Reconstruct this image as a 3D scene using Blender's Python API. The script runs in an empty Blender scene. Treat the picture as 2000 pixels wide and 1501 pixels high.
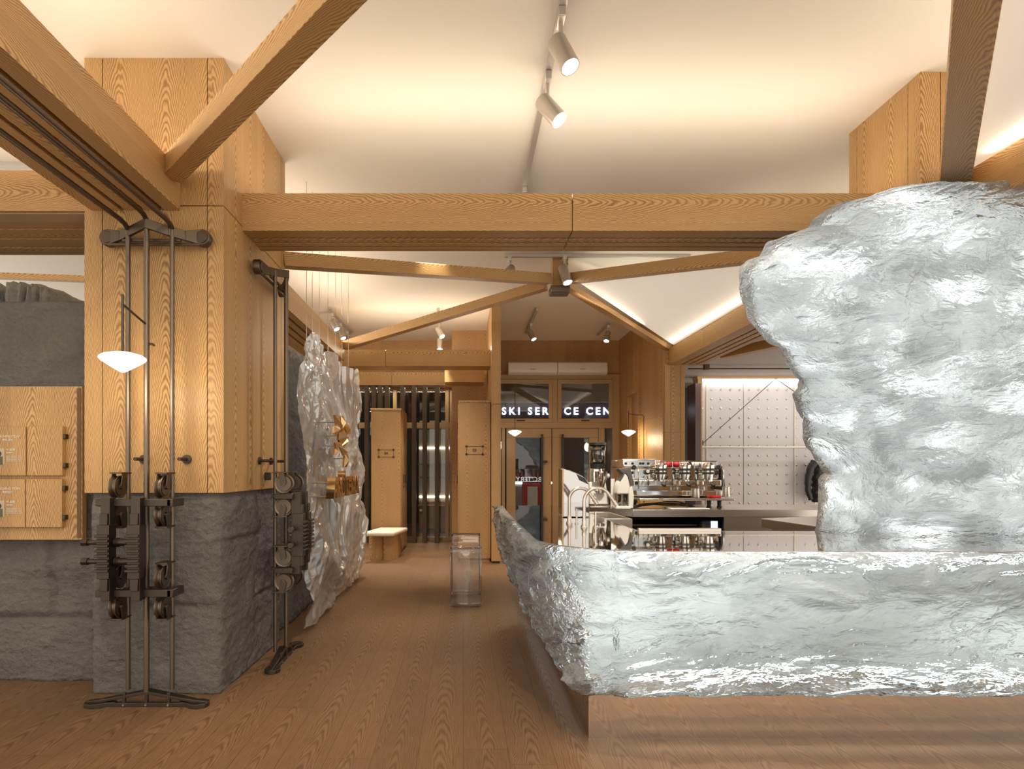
import bpy, bmesh, math, random
from mathutils import Vector, Matrix, noise
random.seed(7); noise.seed_set(7)
PI = math.pi
SC = bpy.context.scene
COL = SC.collection
F, CX, CY, EYE = 1200.0, 905.0, 916.0, 1.2       # focal length and principal point of the 2000 x 1501 frame, eye height

def PT(px, py, d):            # the world point seen at a pixel at distance d
    return Vector(((px - CX) * d / F, d, EYE - (py - CY) * d / F))
def XA(px, d): return (px - CX) * d / F
def ZA(py, d): return EYE - (py - CY) * d / F

# ------------------------------------------------------------------ objects
W = {}
def Wm(o): return W[o.name] if o is not None else Matrix.Identity(4)
def tag(o, label=None, cat=None, group=None, kind=None):
    if label: o['label'] = label
    if cat: o['category'] = cat
    if group: o['group'] = group
    if kind: o['kind'] = kind
    return o
def thing(name, label, cat, loc=(0, 0, 0), rotz=0, group=None, rot=None):
    o = bpy.data.objects.new(name, None); COL.objects.link(o)
    o.empty_display_size = .1
    o.location = loc
    o.rotation_euler = rot if rot is not None else (0, 0, rotz)
    W[o.name] = Matrix.Translation(Vector(loc)) @ o.rotation_euler.to_matrix().to_4x4()
    return tag(o, label, cat, group)
def children(o): return [c for c in bpy.data.objects if c.parent == o]
def copy_tree(o, parent=None):
    c = o.copy(); COL.objects.link(c)
    if parent: c.parent = parent
    for ch in children(o): copy_tree(ch, c)
    return c

class MB:
    def __init__(s): s.bm = bmesh.new()
    def _q(s, vs): return [s.bm.verts.new(Vector(v)) for v in vs]
    def face(s, vs):
        try: s.bm.faces.new(s._q(vs))
        except ValueError: pass
        return s
    def hexa(s, c):           # eight corners: bottom four, top four
        v = s._q(c)
        for f in ((3, 2, 1, 0), (4, 5, 6, 7), (0, 1, 5, 4), (1, 2, 6, 5), (2, 3, 7, 6), (3, 0, 4, 7)):
            s.bm.faces.new([v[i] for i in f])
        return s
    def box(s, x0, x1, y0, y1, z0, z1, M=None):
        x0, x1 = min(x0, x1), max(x0, x1); y0, y1 = min(y0, y1), max(y0, y1); z0, z1 = min(z0, z1), max(z0, z1)
        c = [(x0, y0, z0), (x1, y0, z0), (x1, y1, z0), (x0, y1, z0), (x0, y0, z1), (x1, y0, z1), (x1, y1, z1), (x0, y1, z1)]
        if M is not None: c = [M @ Vector(q) for q in c]
        return s.hexa(c)
    def prism(s, poly, vec):
        vec = Vector(vec); a = s._q(poly); b = s._q([Vector(p) + vec for p in poly]); n = len(a)
        s.bm.faces.new(a[::-1]); s.bm.faces.new(b)
        for i in range(n): s.bm.faces.new((a[i], a[(i + 1) % n], b[(i + 1) % n], b[i]))
        return s
    def _frame(s, t):
        t = t.normalized(); u = Vector((0, 0, 1)) if abs(t.z) < .9 else Vector((1, 0, 0))
        a = t.cross(u).normalized(); return a, t.cross(a).normalized()
    def tube(s, pts, r, n=10, closed=False, caps=True, flat=1.0):
        pts = [Vector(p) for p in pts]; m = len(pts); rr = r if isinstance(r, (list, tuple)) else [r] * m
        rings = []; pa = None
        for i, p in enumerate(pts):
            if closed: t = pts[(i + 1) % m] - pts[i - 1]
            else: t = pts[min(i + 1, m - 1)] - pts[max(i - 1, 0)]
            if t.length < 1e-9: t = Vector((0, 0, 1))
            t.normalize()
            if pa is None: a, b = s._frame(t)
            else:
                a = (pa - t * pa.dot(t))
                if a.length < 1e-6: a, _ = s._frame(t)
                a.normalize(); b = t.cross(a)
            pa = a
            rings.append(s._q([p + a * (math.cos(2 * PI * k / n) * rr[i]) + b * (math.sin(2 * PI * k / n) * rr[i] * flat) for k in range(n)]))
        for i in range(m if closed else m - 1):
            A, B = rings[i], rings[(i + 1) % m]
            for k in range(n): s.bm.faces.new((A[k], A[(k + 1) % n], B[(k + 1) % n], B[k]))
        if caps and not closed:
            s.bm.faces.new(rings[0][::-1]); s.bm.faces.new(rings[-1])
        return s
    def cyl(s, p0, p1, r0, r1=None, n=18): return s.tube([p0, p1], [r0, r0 if r1 is None else r1], n)
    def lathe(s, prof, c=(0, 0, 0), axis=(0, 0, 1), n=32):
        ax = Vector(axis).normalized(); a, b = s._frame(ax); c = Vector(c); rings = []
        for r, z in prof:
            if r < 1e-6: rings.append(s._q([c + ax * z]))
            else: rings.append(s._q([c + ax * z + a * (math.cos(2 * PI * k / n) * r) + b * (math.sin(2 * PI * k / n) * r) for k in range(n)]))
        for A, B in zip(rings, rings[1:]):
            if len(A) == 1 and len(B) == 1: continue
            for k in range(n):
                k2 = (k + 1) % n
                if len(A) == 1: s.bm.faces.new((A[0], B[k2], B[k]))
                elif len(B) == 1: s.bm.faces.new((A[k], A[k2], B[0]))
                else: s.bm.faces.new((A[k], A[k2], B[k2], B[k]))
        if len(rings[0]) > 1: s.bm.faces.new(rings[0][::-1])
        if len(rings[-1]) > 1: s.bm.faces.new(rings[-1])
        return s
    def grid(s, fn, nu, nv, wrap=False):
        V = [[s.bm.verts.new(Vector(fn(i / nu, j / nv))) for j in range(nv + 1)] for i in range(nu + 1)]
        for i in range(nu):
            for j in range(nv): s.bm.faces.new((V[i][j], V[i + 1][j], V[i + 1][j + 1], V[i][j + 1]))
        return V
    def build(s, name, mat, parent=None, local=False, bevel=0, smooth=False, seg=2, origin=None, normals=True, sharp=None):
        bm = s.bm
        if normals: bmesh.ops.recalc_face_normals(bm, faces=bm.faces)
        if parent is not None and not local: bm.transform(Wm(parent).inverted())
        if origin is not None: bm.transform(Matrix.Translation(-Vector(origin)))
        me = bpy.data.meshes.new(name); bm.to_mesh(me); bm.free()
        if smooth:
            for p in me.polygons: p.use_smooth = True
            if sharp: me.set_sharp_from_angle(angle=math.radians(sharp))
        for m in (mat if isinstance(mat, (list, tuple)) else [mat]): me.materials.append(m)
        o = bpy.data.objects.new(name, me); COL.objects.link(o)
        if origin is not None: o.location = origin
        if parent is not None: o.parent = parent; W[o.name] = Wm(parent)
        else: W[o.name] = Matrix.Translation(Vector(origin or (0, 0, 0)))
        if bevel:
            b = o.modifiers.new('edge', 'BEVEL'); b.width = bevel; b.segments = seg; b.limit_method = 'ANGLE'; b.angle_limit = math.radians(40)
            if not smooth:
                for p in me.polygons: p.use_smooth = True
                me.set_sharp_from_angle(angle=math.radians(35))
            b.harden_normals = False
        return o
def struct(name, mb, mat, **k):
    return tag(mb.build(name, mat, **k), kind='structure')
def one(name, mb, mat, label, cat, group=None, **k):
    return tag(mb.build(name, mat, **k), label, cat, group)

def text_mesh(txt, size, depth, M, bold=0.0, align='CENTER', space=1.0):
    cu = bpy.data.curves.new('lettering', 'FONT'); cu.body = txt; cu.size = size; cu.extrude = depth / 2
    cu.align_x = align; cu.align_y = 'CENTER'; cu.offset = bold; cu.space_character = space; cu.resolution_u = 3
    o = bpy.data.objects.new('lettering', cu); COL.objects.link(o)
    dg = bpy.context.evaluated_depsgraph_get()
    me = bpy.data.meshes.new_from_object(o.evaluated_get(dg))
    bpy.data.objects.remove(o); bpy.data.curves.remove(cu)
    me.transform(M); b = MB(); b.bm.from_mesh(me); bpy.data.meshes.remove(me)
    return b
def facing(p, n, up=(0, 0, 1)):           # matrix that stands lettering at p, readable from the side n points to
    z = Vector(n).normalized(); x = Vector(up).cross(z).normalized(); y = z.cross(x)
    return Matrix(((x.x, y.x, z.x, p[0]), (x.y, y.y, z.y, p[1]), (x.z, y.z, z.z, p[2]), (0, 0, 0, 1)))

# ------------------------------------------------------------------ materials
class NT:
    def __init__(s, name):
        s.m = bpy.data.materials.new(name); s.m.use_nodes = True; s.t = s.m.node_tree; s.t.nodes.clear()
        s.out = s.t.nodes.new('ShaderNodeOutputMaterial')
    def n(s, typ, ins=None, **at):
        nd = s.t.nodes.new(typ)
        for k, v in at.items(): setattr(nd, k, v)
        for k, v in (ins or {}).items(): s.set(nd, k, v)
        return nd
    def set(s, nd, k, v):
        i = nd.inputs[k]
        if isinstance(v, bpy.types.NodeSocket): s.t.links.new(v, i)
        elif isinstance(v, bpy.types.Node): s.t.links.new(v.outputs[0], i)
        else:
            if isinstance(v, (tuple, list)) and len(v) == 3 and i.type == 'RGBA': v = (*v, 1)
            i.default_value = v
    def ma(s, op, a, b=0.0, c=None):
        ins = {0: a, 1: b}
        if c is not None: ins[2] = c
        return s.n('ShaderNodeMath', ins, operation=op).outputs[0]
    def mix(s, f, a, b, bt='MIX'):
        nd = s.n('ShaderNodeMix', data_type='RGBA', blend_type=bt)
        s.set(nd, 0, f); s.set(nd, 6, a); s.set(nd, 7, b); return nd.outputs[2]
    def ramp(s, f, stops):
        nd = s.n('ShaderNodeValToRGB', {0: f}); e = nd.color_ramp.elements
        while len(e) < len(stops): e.new(.5)
        for q, (p, c) in zip(e, stops): q.position = p; q.color = (*c, 1) if len(c) == 3 else c
        return nd.outputs[0]
    def pr(s, **k):
        nd = s.n('ShaderNodeBsdfPrincipled')
        for a, v in k.items(): s.set(nd, a.replace('_', ' '), v)
        return nd
    def done(s, sh, disp=None):
        s.t.links.new(sh.outputs[0] if isinstance(sh, bpy.types.Node) else sh, s.out.inputs[0]); return s.m

def lin(r, g, b):
    f = lambda c: (c / 255 / 12.92) if c / 255 <= .04045 else ((c / 255 + .055) / 1.055) ** 2.4
    return (f(r), f(g), f(b))
def plain(name, col, rough=.5, metal=0, spec=.5, **k):
    t = NT(name); return t.done(t.pr(Base_Color=col, Roughness=rough, Metallic=metal, Specular_IOR_Level=spec, **k))
def emit(name, col, st):
    t = NT(name); return t.done(t.n('ShaderNodeEmission', {0: col, 1: st}))

def wood(name, axis, light=(.63, .395, .168), dark=(.30, .155, .055), P=.24, K=300., k2=20., rough=.42, amount=1.0):
    t = NT(name); tc = t.n('ShaderNodeTexCoord'); sp = t.n('ShaderNodeSeparateXYZ', {0: tc.outputs['Object']})
    o = {'x': (1, 2, 0), 'y': (0, 2, 1), 'z': (0, 1, 2)}[axis]
    u, v, w = (sp.outputs[i] for i in o)
    s_ = t.ma('ADD', u, v)
    strip = t.ma('FLOOR', t.ma('ADD', t.ma('DIVIDE', s_, P), .5))
    rnd = t.n('ShaderNodeTexWhiteNoise', {'W': strip}, noise_dimensions='1D').outputs[0]
    cv = lambda a, b, c: t.n('ShaderNodeCombineXYZ', {0: t.ma('MULTIPLY', u, a), 1: t.ma('MULTIPLY', v, b), 2: t.ma('MULTIPLY', w, c)}).outputs[0]
    n0 = t.ma('SUBTRACT', t.n('ShaderNodeTexNoise', {'Vector': cv(3, 3, 1.1), 'Scale': 1., 'Detail': 2.}).outputs[0], .5)
    n1 = t.ma('SUBTRACT', t.n('ShaderNodeTexNoise', {'Vector': cv(18, 18, 11.), 'Scale': 1., 'Detail': 3.}).outputs[0], .5)
    a = t.ma('ADD', t.ma('PINGPONG', s_, P / 2), t.ma('MULTIPLY', n0, .06))
    val = t.ma('ADD', t.ma('MULTIPLY', t.ma('POWER', t.ma('ABSOLUTE', a), 1.5), K), t.ma('MULTIPLY', w, k2))
    val = t.ma('ADD', val, t.ma('ADD', t.ma('MULTIPLY', n1, 2.4), t.ma('MULTIPLY', rnd, 17.)))
    ln = t.ma('MULTIPLY_ADD', t.ma('SINE', t.ma('MULTIPLY', val, 2 * PI)), .5, .5)
    ln = t.ma('POWER', ln, 1.6)
    por = t.n('ShaderNodeTexNoise', {'Vector': cv(260, 260, 7), 'Scale': 1., 'Detail': 2.}).outputs[0]
    por = t.ma('MULTIPLY_ADD', por, 2.2, -.75)
    vis = t.n('ShaderNodeTexNoise', {'Vector': cv(5, 5, .6), 'Scale': 1., 'Detail': 1.}).outputs[0]
    f = t.ma('MULTIPLY', ln, t.ma('MULTIPLY', amount, t.ma('MULTIPLY_ADD', vis, 1.1, .25)))
    f = t.ma('ADD', f, t.ma('MULTIPLY', por, .28)); f = t.n('ShaderNodeClamp', {0: f}).outputs[0]
    c = t.mix(f, light, dark)
    br = t.ma('MULTIPLY_ADD', rnd, .16, .90)
    c = t.mix(1., c, t.n('ShaderNodeCombineXYZ', {0: br, 1: br, 2: br}).outputs[0], 'MULTIPLY')
    bp = t.n('ShaderNodeBump', {'Strength': .12, 'Distance': .003, 'Height': f})
    return t.done(t.pr(Base_Color=c, Roughness=rough, Specular_IOR_Level=.35, Normal=bp.outputs[0]))

def floor_mat():
    t = NT('oak_plank_floor'); tc = t.n('ShaderNodeTexCoord'); sp = t.n('ShaderNodeSeparateXYZ', {0: tc.outputs['Object']})
    x, y = sp.outputs[0], sp.outputs[1]; P = .19
    q = t.ma('DIVIDE', x, P); strip = t.ma('FLOOR', q); fx = t.ma('FRACT', q)
    r1 = t.n('ShaderNodeTexWhiteNoise', {'W': strip}, noise_dimensions='1D').outputs[0]
    yq = t.ma('ADD', t.ma('DIVIDE', y, 1.5), t.ma('MULTIPLY', r1, 9.)); fy = t.ma('FRACT', yq)
    r2 = t.n('ShaderNodeTexWhiteNoise', {'Vector': t.n('ShaderNodeCombineXYZ', {0: strip, 1: t.ma('FLOOR', yq)}).outputs[0]}, noise_dimensions='2D').outputs[0]
    cv = lambda a, c: t.n('ShaderNodeCombineXYZ', {0: t.ma('MULTIPLY', x, a), 1: t.ma('MULTIPLY', y, c), 2: t.ma('MULTIPLY', r2, 31.)}).outputs[0]
    n0 = t.ma('SUBTRACT', t.n('ShaderNodeTexNoise', {'Vector': cv(7, 1.6), 'Scale': 1., 'Detail': 3.}).outputs[0], .5)
    a = t.ma('ADD', t.ma('MULTIPLY', t.ma('SUBTRACT', fx, .5), P), t.ma('MULTIPLY', n0, .12))
    val = t.ma('ADD', t.ma('MULTIPLY', t.ma('MULTIPLY', a, a), 1500.), t.ma('MULTIPLY_ADD', y, 9., t.ma('MULTIPLY', r2, 23.)))
    ln = t.ma('POWER', t.ma('MULTIPLY_ADD', t.ma('SINE', t.ma('MULTIPLY', val, 2 * PI)), .5, .5), 1.5)
    por = t.ma('MULTIPLY_ADD', t.n('ShaderNodeTexNoise', {'Vector': cv(240, 9), 'Scale': 1., 'Detail': 2.}).outputs[0], 2.2, -.75)
    f = t.n('ShaderNodeClamp', {0: t.ma('ADD', t.ma('MULTIPLY', ln, .55), t.ma('MULTIPLY', por, .45))}).outputs[0]
    c = t.mix(f, (.265, .152, .078), (.10, .052, .025))
    br = t.ma('MULTIPLY_ADD', r2, .16, .92)
    ex = t.ma('LESS_THAN', t.ma('MINIMUM', fx, t.ma('SUBTRACT', 1., fx)), .008)
    ey = t.ma('LESS_THAN', fy, .0016)
    br = t.ma('MULTIPLY', br, t.ma('SUBTRACT', 1., t.ma('MULTIPLY', t.ma('MAXIMUM', ex, ey), .45)))
    c = t.mix(1., c, t.n('ShaderNodeCombineXYZ', {0: br, 1: br, 2: br}).outputs[0], 'MULTIPLY')
    bp = t.n('ShaderNodeBump', {'Strength': .1, 'Distance': .002, 'Height': f})
    return t.done(t.pr(Base_Color=c, Roughness=.42, Specular_IOR_Level=.4, Normal=bp.outputs[0]))

def stone_mat(name, col=(.28, .262, .242)):
    t = NT(name); tc = t.n('ShaderNodeTexCoord'); v = tc.outputs['Object']
    n1 = t.n('ShaderNodeTexNoise', {'Vector': v, 'Scale': 9., 'Detail': 8., 'Roughness': .68}).outputs[0]
    n2 = t.n('ShaderNodeTexNoise', {'Vector': v, 'Scale': 46., 'Detail': 6., 'Roughness': .7}).outputs[0]
    n3 = t.n('ShaderNodeTexNoise', {'Vector': v, 'Scale': 2.2, 'Detail': 3.}).outputs[0]
    b = t.ma('ADD', t.ma('MULTIPLY', n2, .7), t.ma('MULTIPLY', n3, .5)); b = t.ma('MULTIPLY_ADD', b, .9, .42)
    c = t.mix(1., col, t.n('ShaderNodeCombineXYZ', {0: b, 1: b, 2: b}).outputs[0], 'MULTIPLY')
    n4 = t.n('ShaderNodeTexVoronoi', {'Vector': t.n('ShaderNodeMapping', {'Vector': v, 'Rotation': (.4, .5, .2), 'Scale': (1, 1, 1.7)}).outputs[0], 'Scale': 17.}, feature='F1').outputs[0]
    h = t.ma('ADD', t.ma('ADD', n1, t.ma('MULTIPLY', n2, .55)), t.ma('MULTIPLY', n4, .35))
    bp = t.n('ShaderNodeBump', {'Strength': 1., 'Distance': .06, 'Height': h})
    return t.done(t.pr(Base_Color=c, Roughness=.9, Specular_IOR_Level=.2, Normal=bp.outputs[0]))

def metal(name, col, rough): return plain(name, col, rough, 1)

def pane_mat(name='clear_pane', tint=(.93, .95, .95), refl=1.0):      # thin architectural glass
    t = NT(name); fr = t.n('ShaderNodeFresnel', {'IOR': 1.5})
    g = t.n('ShaderNodeBsdfGlossy', {'Color': (1, 1, 1), 'Roughness': .01}); tr = t.n('ShaderNodeBsdfTransparent', {'Color': tint})
    return t.done(t.n('ShaderNodeMixShader', {0: t.ma('MULTIPLY', fr.outputs[0], refl), 1: tr.outputs[0], 2: g.outputs[0]}))

def streaks(t, scale, rot, stretch):
    tc = t.n('ShaderNodeTexCoord')
    mp = t.n('ShaderNodeMapping', {'Vector': tc.outputs['Object'], 'Rotation': rot, 'Scale': (scale / stretch, scale, scale)})
    return mp.outputs[0]
def ice_mat(name, rot, frosty, bdist=.045, dcol=(.72, .77, .78), rg=.10, k=1., fine=.16):
    t = NT(name); v = streaks(t, 1., rot, 2.6)
    w = t.n('ShaderNodeTexNoise', {'Vector': v, 'Scale': 3., 'Detail': 2.})
    vv = t.n('ShaderNodeVectorMath', {0: v, 1: t.n('ShaderNodeVectorMath', {0: w.outputs[1], 'Scale': .30}, operation='SCALE').outputs[0]}, operation='ADD').outputs[0]
    n1 = t.n('ShaderNodeTexNoise', {'Vector': vv, 'Scale': 14. * k, 'Detail': 4., 'Roughness': .58}).outputs[0]
    rid = t.ma('ABSOLUTE', t.ma('SUBTRACT', n1, .5))
    n2 = t.n('ShaderNodeTexNoise', {'Vector': vv, 'Scale': 60., 'Detail': 3.}).outputs[0]
    v1 = t.n('ShaderNodeTexVoronoi', {'Vector': vv, 'Scale': 7. * k, 'Randomness': 1.}, feature='F1').outputs[0]
    v2 = t.n('ShaderNodeTexVoronoi', {'Vector': vv, 'Scale': 19. * k, 'Randomness': 1.}, feature='F1').outputs[0]
    h = t.ma('ADD', t.ma('ADD', t.ma('MULTIPLY', rid, 1.6), t.ma('MULTIPLY', n2, fine)), t.ma('ADD', t.ma('MULTIPLY', v1, 1.1), t.ma('MULTIPLY', v2, .42)))
    bp = t.n('ShaderNodeBump', {'Strength': .8, 'Distance': bdist, 'Height': h}).outputs[0]
    g = t.n('ShaderNodeBsdfRefraction', {'Color': (.93, .965, .965), 'Roughness': rg, 'IOR': 1.25, 'Normal': bp})
    s = t.n('ShaderNodeBsdfGlossy', {'Roughness': rg, 'Normal': bp})
    df = t.n('ShaderNodeBsdfDiffuse', {'Color': dcol, 'Normal': bp})
    fr = t.n('ShaderNodeFresnel', {'IOR': 1.25, 'Normal': bp})
    a = t.n('ShaderNodeMixShader', {0: fr.outputs[0], 1: g.outputs[0], 2: s.outputs[0]})
    return t.done(t.n('ShaderNodeMixShader', {0: frosty, 1: a.outputs[0], 2: df.outputs[0]}))
def glow_mat(name, GLOW, ramp, sc=8.):
    t = NT(name); v = streaks(t, 1., (0, -.5, 0), 3.)
    n = t.n('ShaderNodeTexNoise', {'Vector': v, 'Scale': sc, 'Detail': 4., 'Roughness': .6}).outputs[0]
    r = t.ramp(n, [(a, (c, c, c)) for a, c in ramp])
    return t.done(t.n('ShaderNodeEmission', {0: (.95, .98, .97), 1: t.ma('MULTIPLY', r, GLOW)}))
def film_mat():
    t = NT('clear_crumpled_acrylic')
    lw = t.n('ShaderNodeLayerWeight', {'Blend': .45})
    tr = t.n('ShaderNodeBsdfTransparent', {'Color': (.96, .97, .98)})
    g = t.n('ShaderNodeBsdfGlossy', {'Roughness': .09})
    tl = t.n('ShaderNodeBsdfTranslucent', {'Color': (.95, .95, .96)}); df = t.n('ShaderNodeBsdfDiffuse', {'Color': (.95, .95, .96)})
    wh = t.n('ShaderNodeMixShader', {0: .5, 1: tl.outputs[0], 2: df.outputs[0]})
    a = t.n('ShaderNodeMixShader', {0: .60, 1: tr.outputs[0], 2: wh.outputs[0]})
    f = t.ma('MULTIPLY_ADD', t.ma('POWER', lw.outputs[1], 1.5), .55, .15)
    return t.done(t.n('ShaderNodeMixShader', {0: f, 1: a.outputs[0], 2: g.outputs[0]}))

M_X = wood('oak_grain_crosswise', 'x'); M_Y = wood('oak_grain_lengthwise', 'y'); M_Z = wood('oak_grain_upright', 'z')
M_ZD = wood('oak_grain_upright_back', 'z', (.58, .36, .165), (.33, .17, .065))
M_FRAME = plain('bronze_painted_timber', (.40, .265, .125), .4)
M_FLOOR = floor_mat(); M_CEIL = plain('warm_white_plaster', (.86, .82, .75), .9, spec=.1)
M_MEMB = plain('luminous_stretch_ceiling', (.86, .84, .80), .55, spec=.2, Emission_Color=(1, .90, .74, 1), Emission_Strength=.34)
M_STONE = stone_mat('grey_split_stone'); M_ROCK = stone_mat('pale_grey_rock', (.52, .52, .50))
M_BRONZE = metal('dark_bronze_metal', (.135, .105, .08), .45); M_BRONZE2 = metal('worn_bronze_metal', (.185, .145, .11), .45)
M_IRON = metal('blackened_iron', (.095, .078, .064), .5); M_GOLD = metal('polished_brass', (.72, .50, .25), .22)
M_STEEL = metal('brushed_stainless_steel', (.62, .57, .52), .28); M_CHROME = metal('polished_chrome', (.74, .72, .69), .08)
M_MIRROR = metal('mirror_steel_plinth', (.80, .70, .60), .045); M_TOP = metal('dark_mirror_worktop', (.70, .66, .63), .03)
M_CASE = metal('polished_case_steel', (.50, .50, .51), .05)
M_WHITE = plain('white_enamel', (.82, .80, .77), .3); M_CREAM = plain('cream_upholstery', (.74, .65, .52), .75)
M_SILVER = metal('satin_silver_paint', (.62, .58, .53), .40); M_DARK = plain('matt_black_plastic', (.022, .021, .02), .42)
M_RED = plain('red_print', (.55, .03, .04), .5); M_PANE = pane_mat()
M_ACR = pane_mat('clear_acrylic', (.95, .96, .97), 2.4)
M_ICE = ice_mat('clear_crumpled_ice', (0, -.4, 0), .30, .10, (.68, .73, .74), .06, .6, .10); M_ICE2 = ice_mat('smooth_ice_inner_face', (0, -.4, 0), .0, .004, (.7, .7, .7), .10, .5, .0); M_ICEW = ice_mat('frosted_crumpled_ice', (0, -.5, 0), .16, .075, (.74, .76, .76), .07)
M_GLOW = glow_mat('added_glow_sheet', .88, [(.36, .34), (.47, .6), (.56, .85), (.66, 1.9)]); M_CORE = glow_mat('added_glow_backing', .66, [(.34, .45), (.47, .68), (.56, .88), (.66, 1.35)], 3.2); M_FILM = film_mat(); M_LENS = emit('lamp_lens', (1, .93, .82), 14.)  # ice wall sheet and counter backing emit an added, uneven glow
M_SHADE = emit('glowing_opal_glass', (1, .88, .68), 1.5)
M_LEDC = emit('cool_led_strip', (.93, .98, 1), 22.); M_LEDW = emit('warm_led_strip', (1, .82, .58), 5.)
M_SIGN = emit('lit_sign_letters', (.80, .87, 1), 2.6)
M_PRINT = plain('white_print', (.85, .80, .70), .6); M_GREY = plain('grey_blinds', (.42, .36, .31), .6)
# ------------------------------------------------------------------ camera
cam = bpy.data.cameras.new('camera'); co = bpy.data.objects.new('camera', cam); COL.objects.link(co)
co.location = (0, 0, EYE); co.rotation_euler = (PI / 2, 0, 0)
cam.sensor_width = 36; cam.lens = F / 2000 * 36; cam.clip_start = .05
cam.shift_x = (1000 - CX) / 2000; cam.shift_y = (CY - 750.5) / 2000
SC.camera = co

# ------------------------------------------------------------------ setting
H = 3.38
struct('floor', MB().box(-6, 6, -2, 14, -.05, 0), M_FLOOR)
struct('ceiling', MB().box(-6, 6, -2, 14, H, H + .08), M_CEIL)
YB = 10.4
def back_wall():
    b = MB()
    b.box(-6, -1.95, YB, YB + .14, 0, H)
    b.box(-1.95, -.18, YB, YB + .14, 2.58, H)
    b.box(-.18, .36, YB, YB + .14, 0, H)
    b.box(.36, 2.63, YB, YB + .14, 2.80, H)
    return b
struct('wall_back', back_wall(), M_ZD)
# right-hand panelled return with its recessed doorway
rw = MB(); XR = 2.63
rw.box(XR, XR + .12, 8.1, YB, 2.36, H); rw.box(XR, XR + .12, 8.1, 9.18, 0, 2.36); rw.box(XR, XR + .12, 9.85, YB, 0, 2.36)
rw.box(XR + .07, XR + .12, 9.18, 9.85, 0, 2.36)
for z in (1.905,): rw.box(XR - .003, XR, 8.1, 9.15, z, z + .006)
struct('wall_right', rw, M_Z)
struct('trim_1', MB().box(XR - .025, XR + .01, 9.14, 9.18, 0, 2.42).box(XR - .025, XR + .01, 9.18, 9.85, 2.36, 2.42), M_Z)

def rough_panel(p0, p1, z0, z1, nrm, amp, nu, nv, seed, joints=(), skew=None, thick=.12):
    """a split-stone face between two plan points, bulging along nrm"""
    p0, p1, nrm = Vector((*p0, 0)), Vector((*p1, 0)), Vector((*nrm, 0)); L = (p1 - p0).length
    b = MB()
    def fn(u, v):
        s, z = u * L, z0 + v * (z1 - z0); q = Vector((s * 2.2, z * 5.2, seed))
        d = amp * (.8 * noise.noise(q * .55) + .7 * noise.noise(q * 1.3) + .45 * (1 - 2 * abs(noise.noise(q * 2.3))) * .6 + .22 * noise.noise(q * 5.) + .16 * noise.noise(q * 11.))
        for (kind, at, a0, a1) in joints:
            c, o = (s, z) if kind == 'v' else (z, s)
            if a0 <= o <= a1:
                dd = abs(c - at - .006 * noise.noise(Vector((o * 9, seed, 0))))
                d -= amp * 1.0 * math.exp(-(dd / .012) ** 2)
        e = min(s, L - s) / .05
        if e < 1: d -= amp * .6 * (1 - e) ** 2
        return p0 + (p1 - p0) * u + nrm * d + Vector((0, 0, z))
    V = b.grid(fn, nu, nv)
    back = -nrm * thick
    for row in (V[0], V[-1]):
        bk = [b.bm.verts.new(v.co + back) for v in row]
        for i in range(len(row) - 1): b.bm.faces.new((row[i], row[i + 1], bk[i + 1], bk[i]))
    for k in (0, -1):
        row = [r[k] for r in V]; bk = [b.bm.verts.new(v.co + back) for v in row]
        for i in range(len(row) - 1): b.bm.faces.new((row[i], row[i + 1], bk[i + 1], bk[i]))
    return b
# low stone wall on the left, and its continuation along the aisle
struct('wall_left', rough_panel((-5.2, 3.50), (-1.97, 3.50), 0, 2.153, (0, -1), .032, 170, 120, 3.1,
       [('v', 2.86, .36, 1.2), ('h', .36, 0, 3.3), ('h', 1.45, 0, 3.3), ('v', 1.7, 0, .36)]), M_STONE, smooth=True)
struct('wall_aisle', rough_panel((-1.37, 4.36), (-1.37, 7.75), 0, 2.16, (1, 0), .035, 130, 90, 8.4,
       [('v', .8, 0, 2.2), ('h', .9, 0, 3.4), ('h', 1.6, 0, 3.4), ('v', 1.9, 0, 2.2)]), M_STONE, smooth=True)

# ------------------------------------------------------------------ columns
cc = thing('timber_column', 'big oak clad column on a grey stone base carrying the cable lift models', 'column', (-1.64, 3.8, 0))
XC0, XC1, YC0, YC1 = -2.009, -1.271, 3.258, 4.377
zb, zj = 1.075, 2.596
b = MB()
def panels(b, x0, x1, y0, y1, z0, z1, xs, ys):        # board cladding with open joints on the front (-y) and right (+x) faces
    g = .0025
    b.box(x0 + .012, x1 - .012, y0 + .012, y1 - .004, z0, z1)
    e = [x0] + xs + [x1]
    for i in range(len(e) - 1): b.box(e[i] + (g if i else 0), e[i + 1] - (g if i < len(e) - 2 else 0), y0, y0 + .0125, z0, z1)
    e = [y0 + .0125] + ys + [y1]
    for i in range(len(e) - 1): b.box(x1 - .0125, x1, e[i] + (g if i else 0), e[i + 1] - (g if i < len(e) - 2 else 0), z0, z1)
fx = [XA(200, YC0), XA(405, YC0)]
panels(b, XC0, XC1, YC0, YC1, zb, zj - .0025, fx, [4.29]); b.build('lower_cladding', M_Z, cc)
b = MB(); panels(b, XC0, XC1, YC0, YC1, zj + .0025, H, fx, [4.29]); b.build('upper_cladding', M_Z, cc)
b = rough_panel((-1.985, 3.285), (-1.30, 3.285), 0, zb, (0, -1), .022, 70, 96, 1.7, [('h', .47, .30, .7), ('h', .78, -.1, .25)])
b.build('stone_base', M_STONE, cc, smooth=True)
b = rough_panel((-1.30, 3.285), (-1.30, 4.39), 0, zb, (1, 0), .022, 84, 96, 5.2, [('h', .40, .5, 1.2), ('h', .8, 0, .6)])
b.build('stone_base', M_STONE, cc, smooth=True)
b = MB().box(-1.975, -1.33, 3.31, 4.36, 0, zb - .002); b.build('stone_core', M_STONE, cc)

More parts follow.
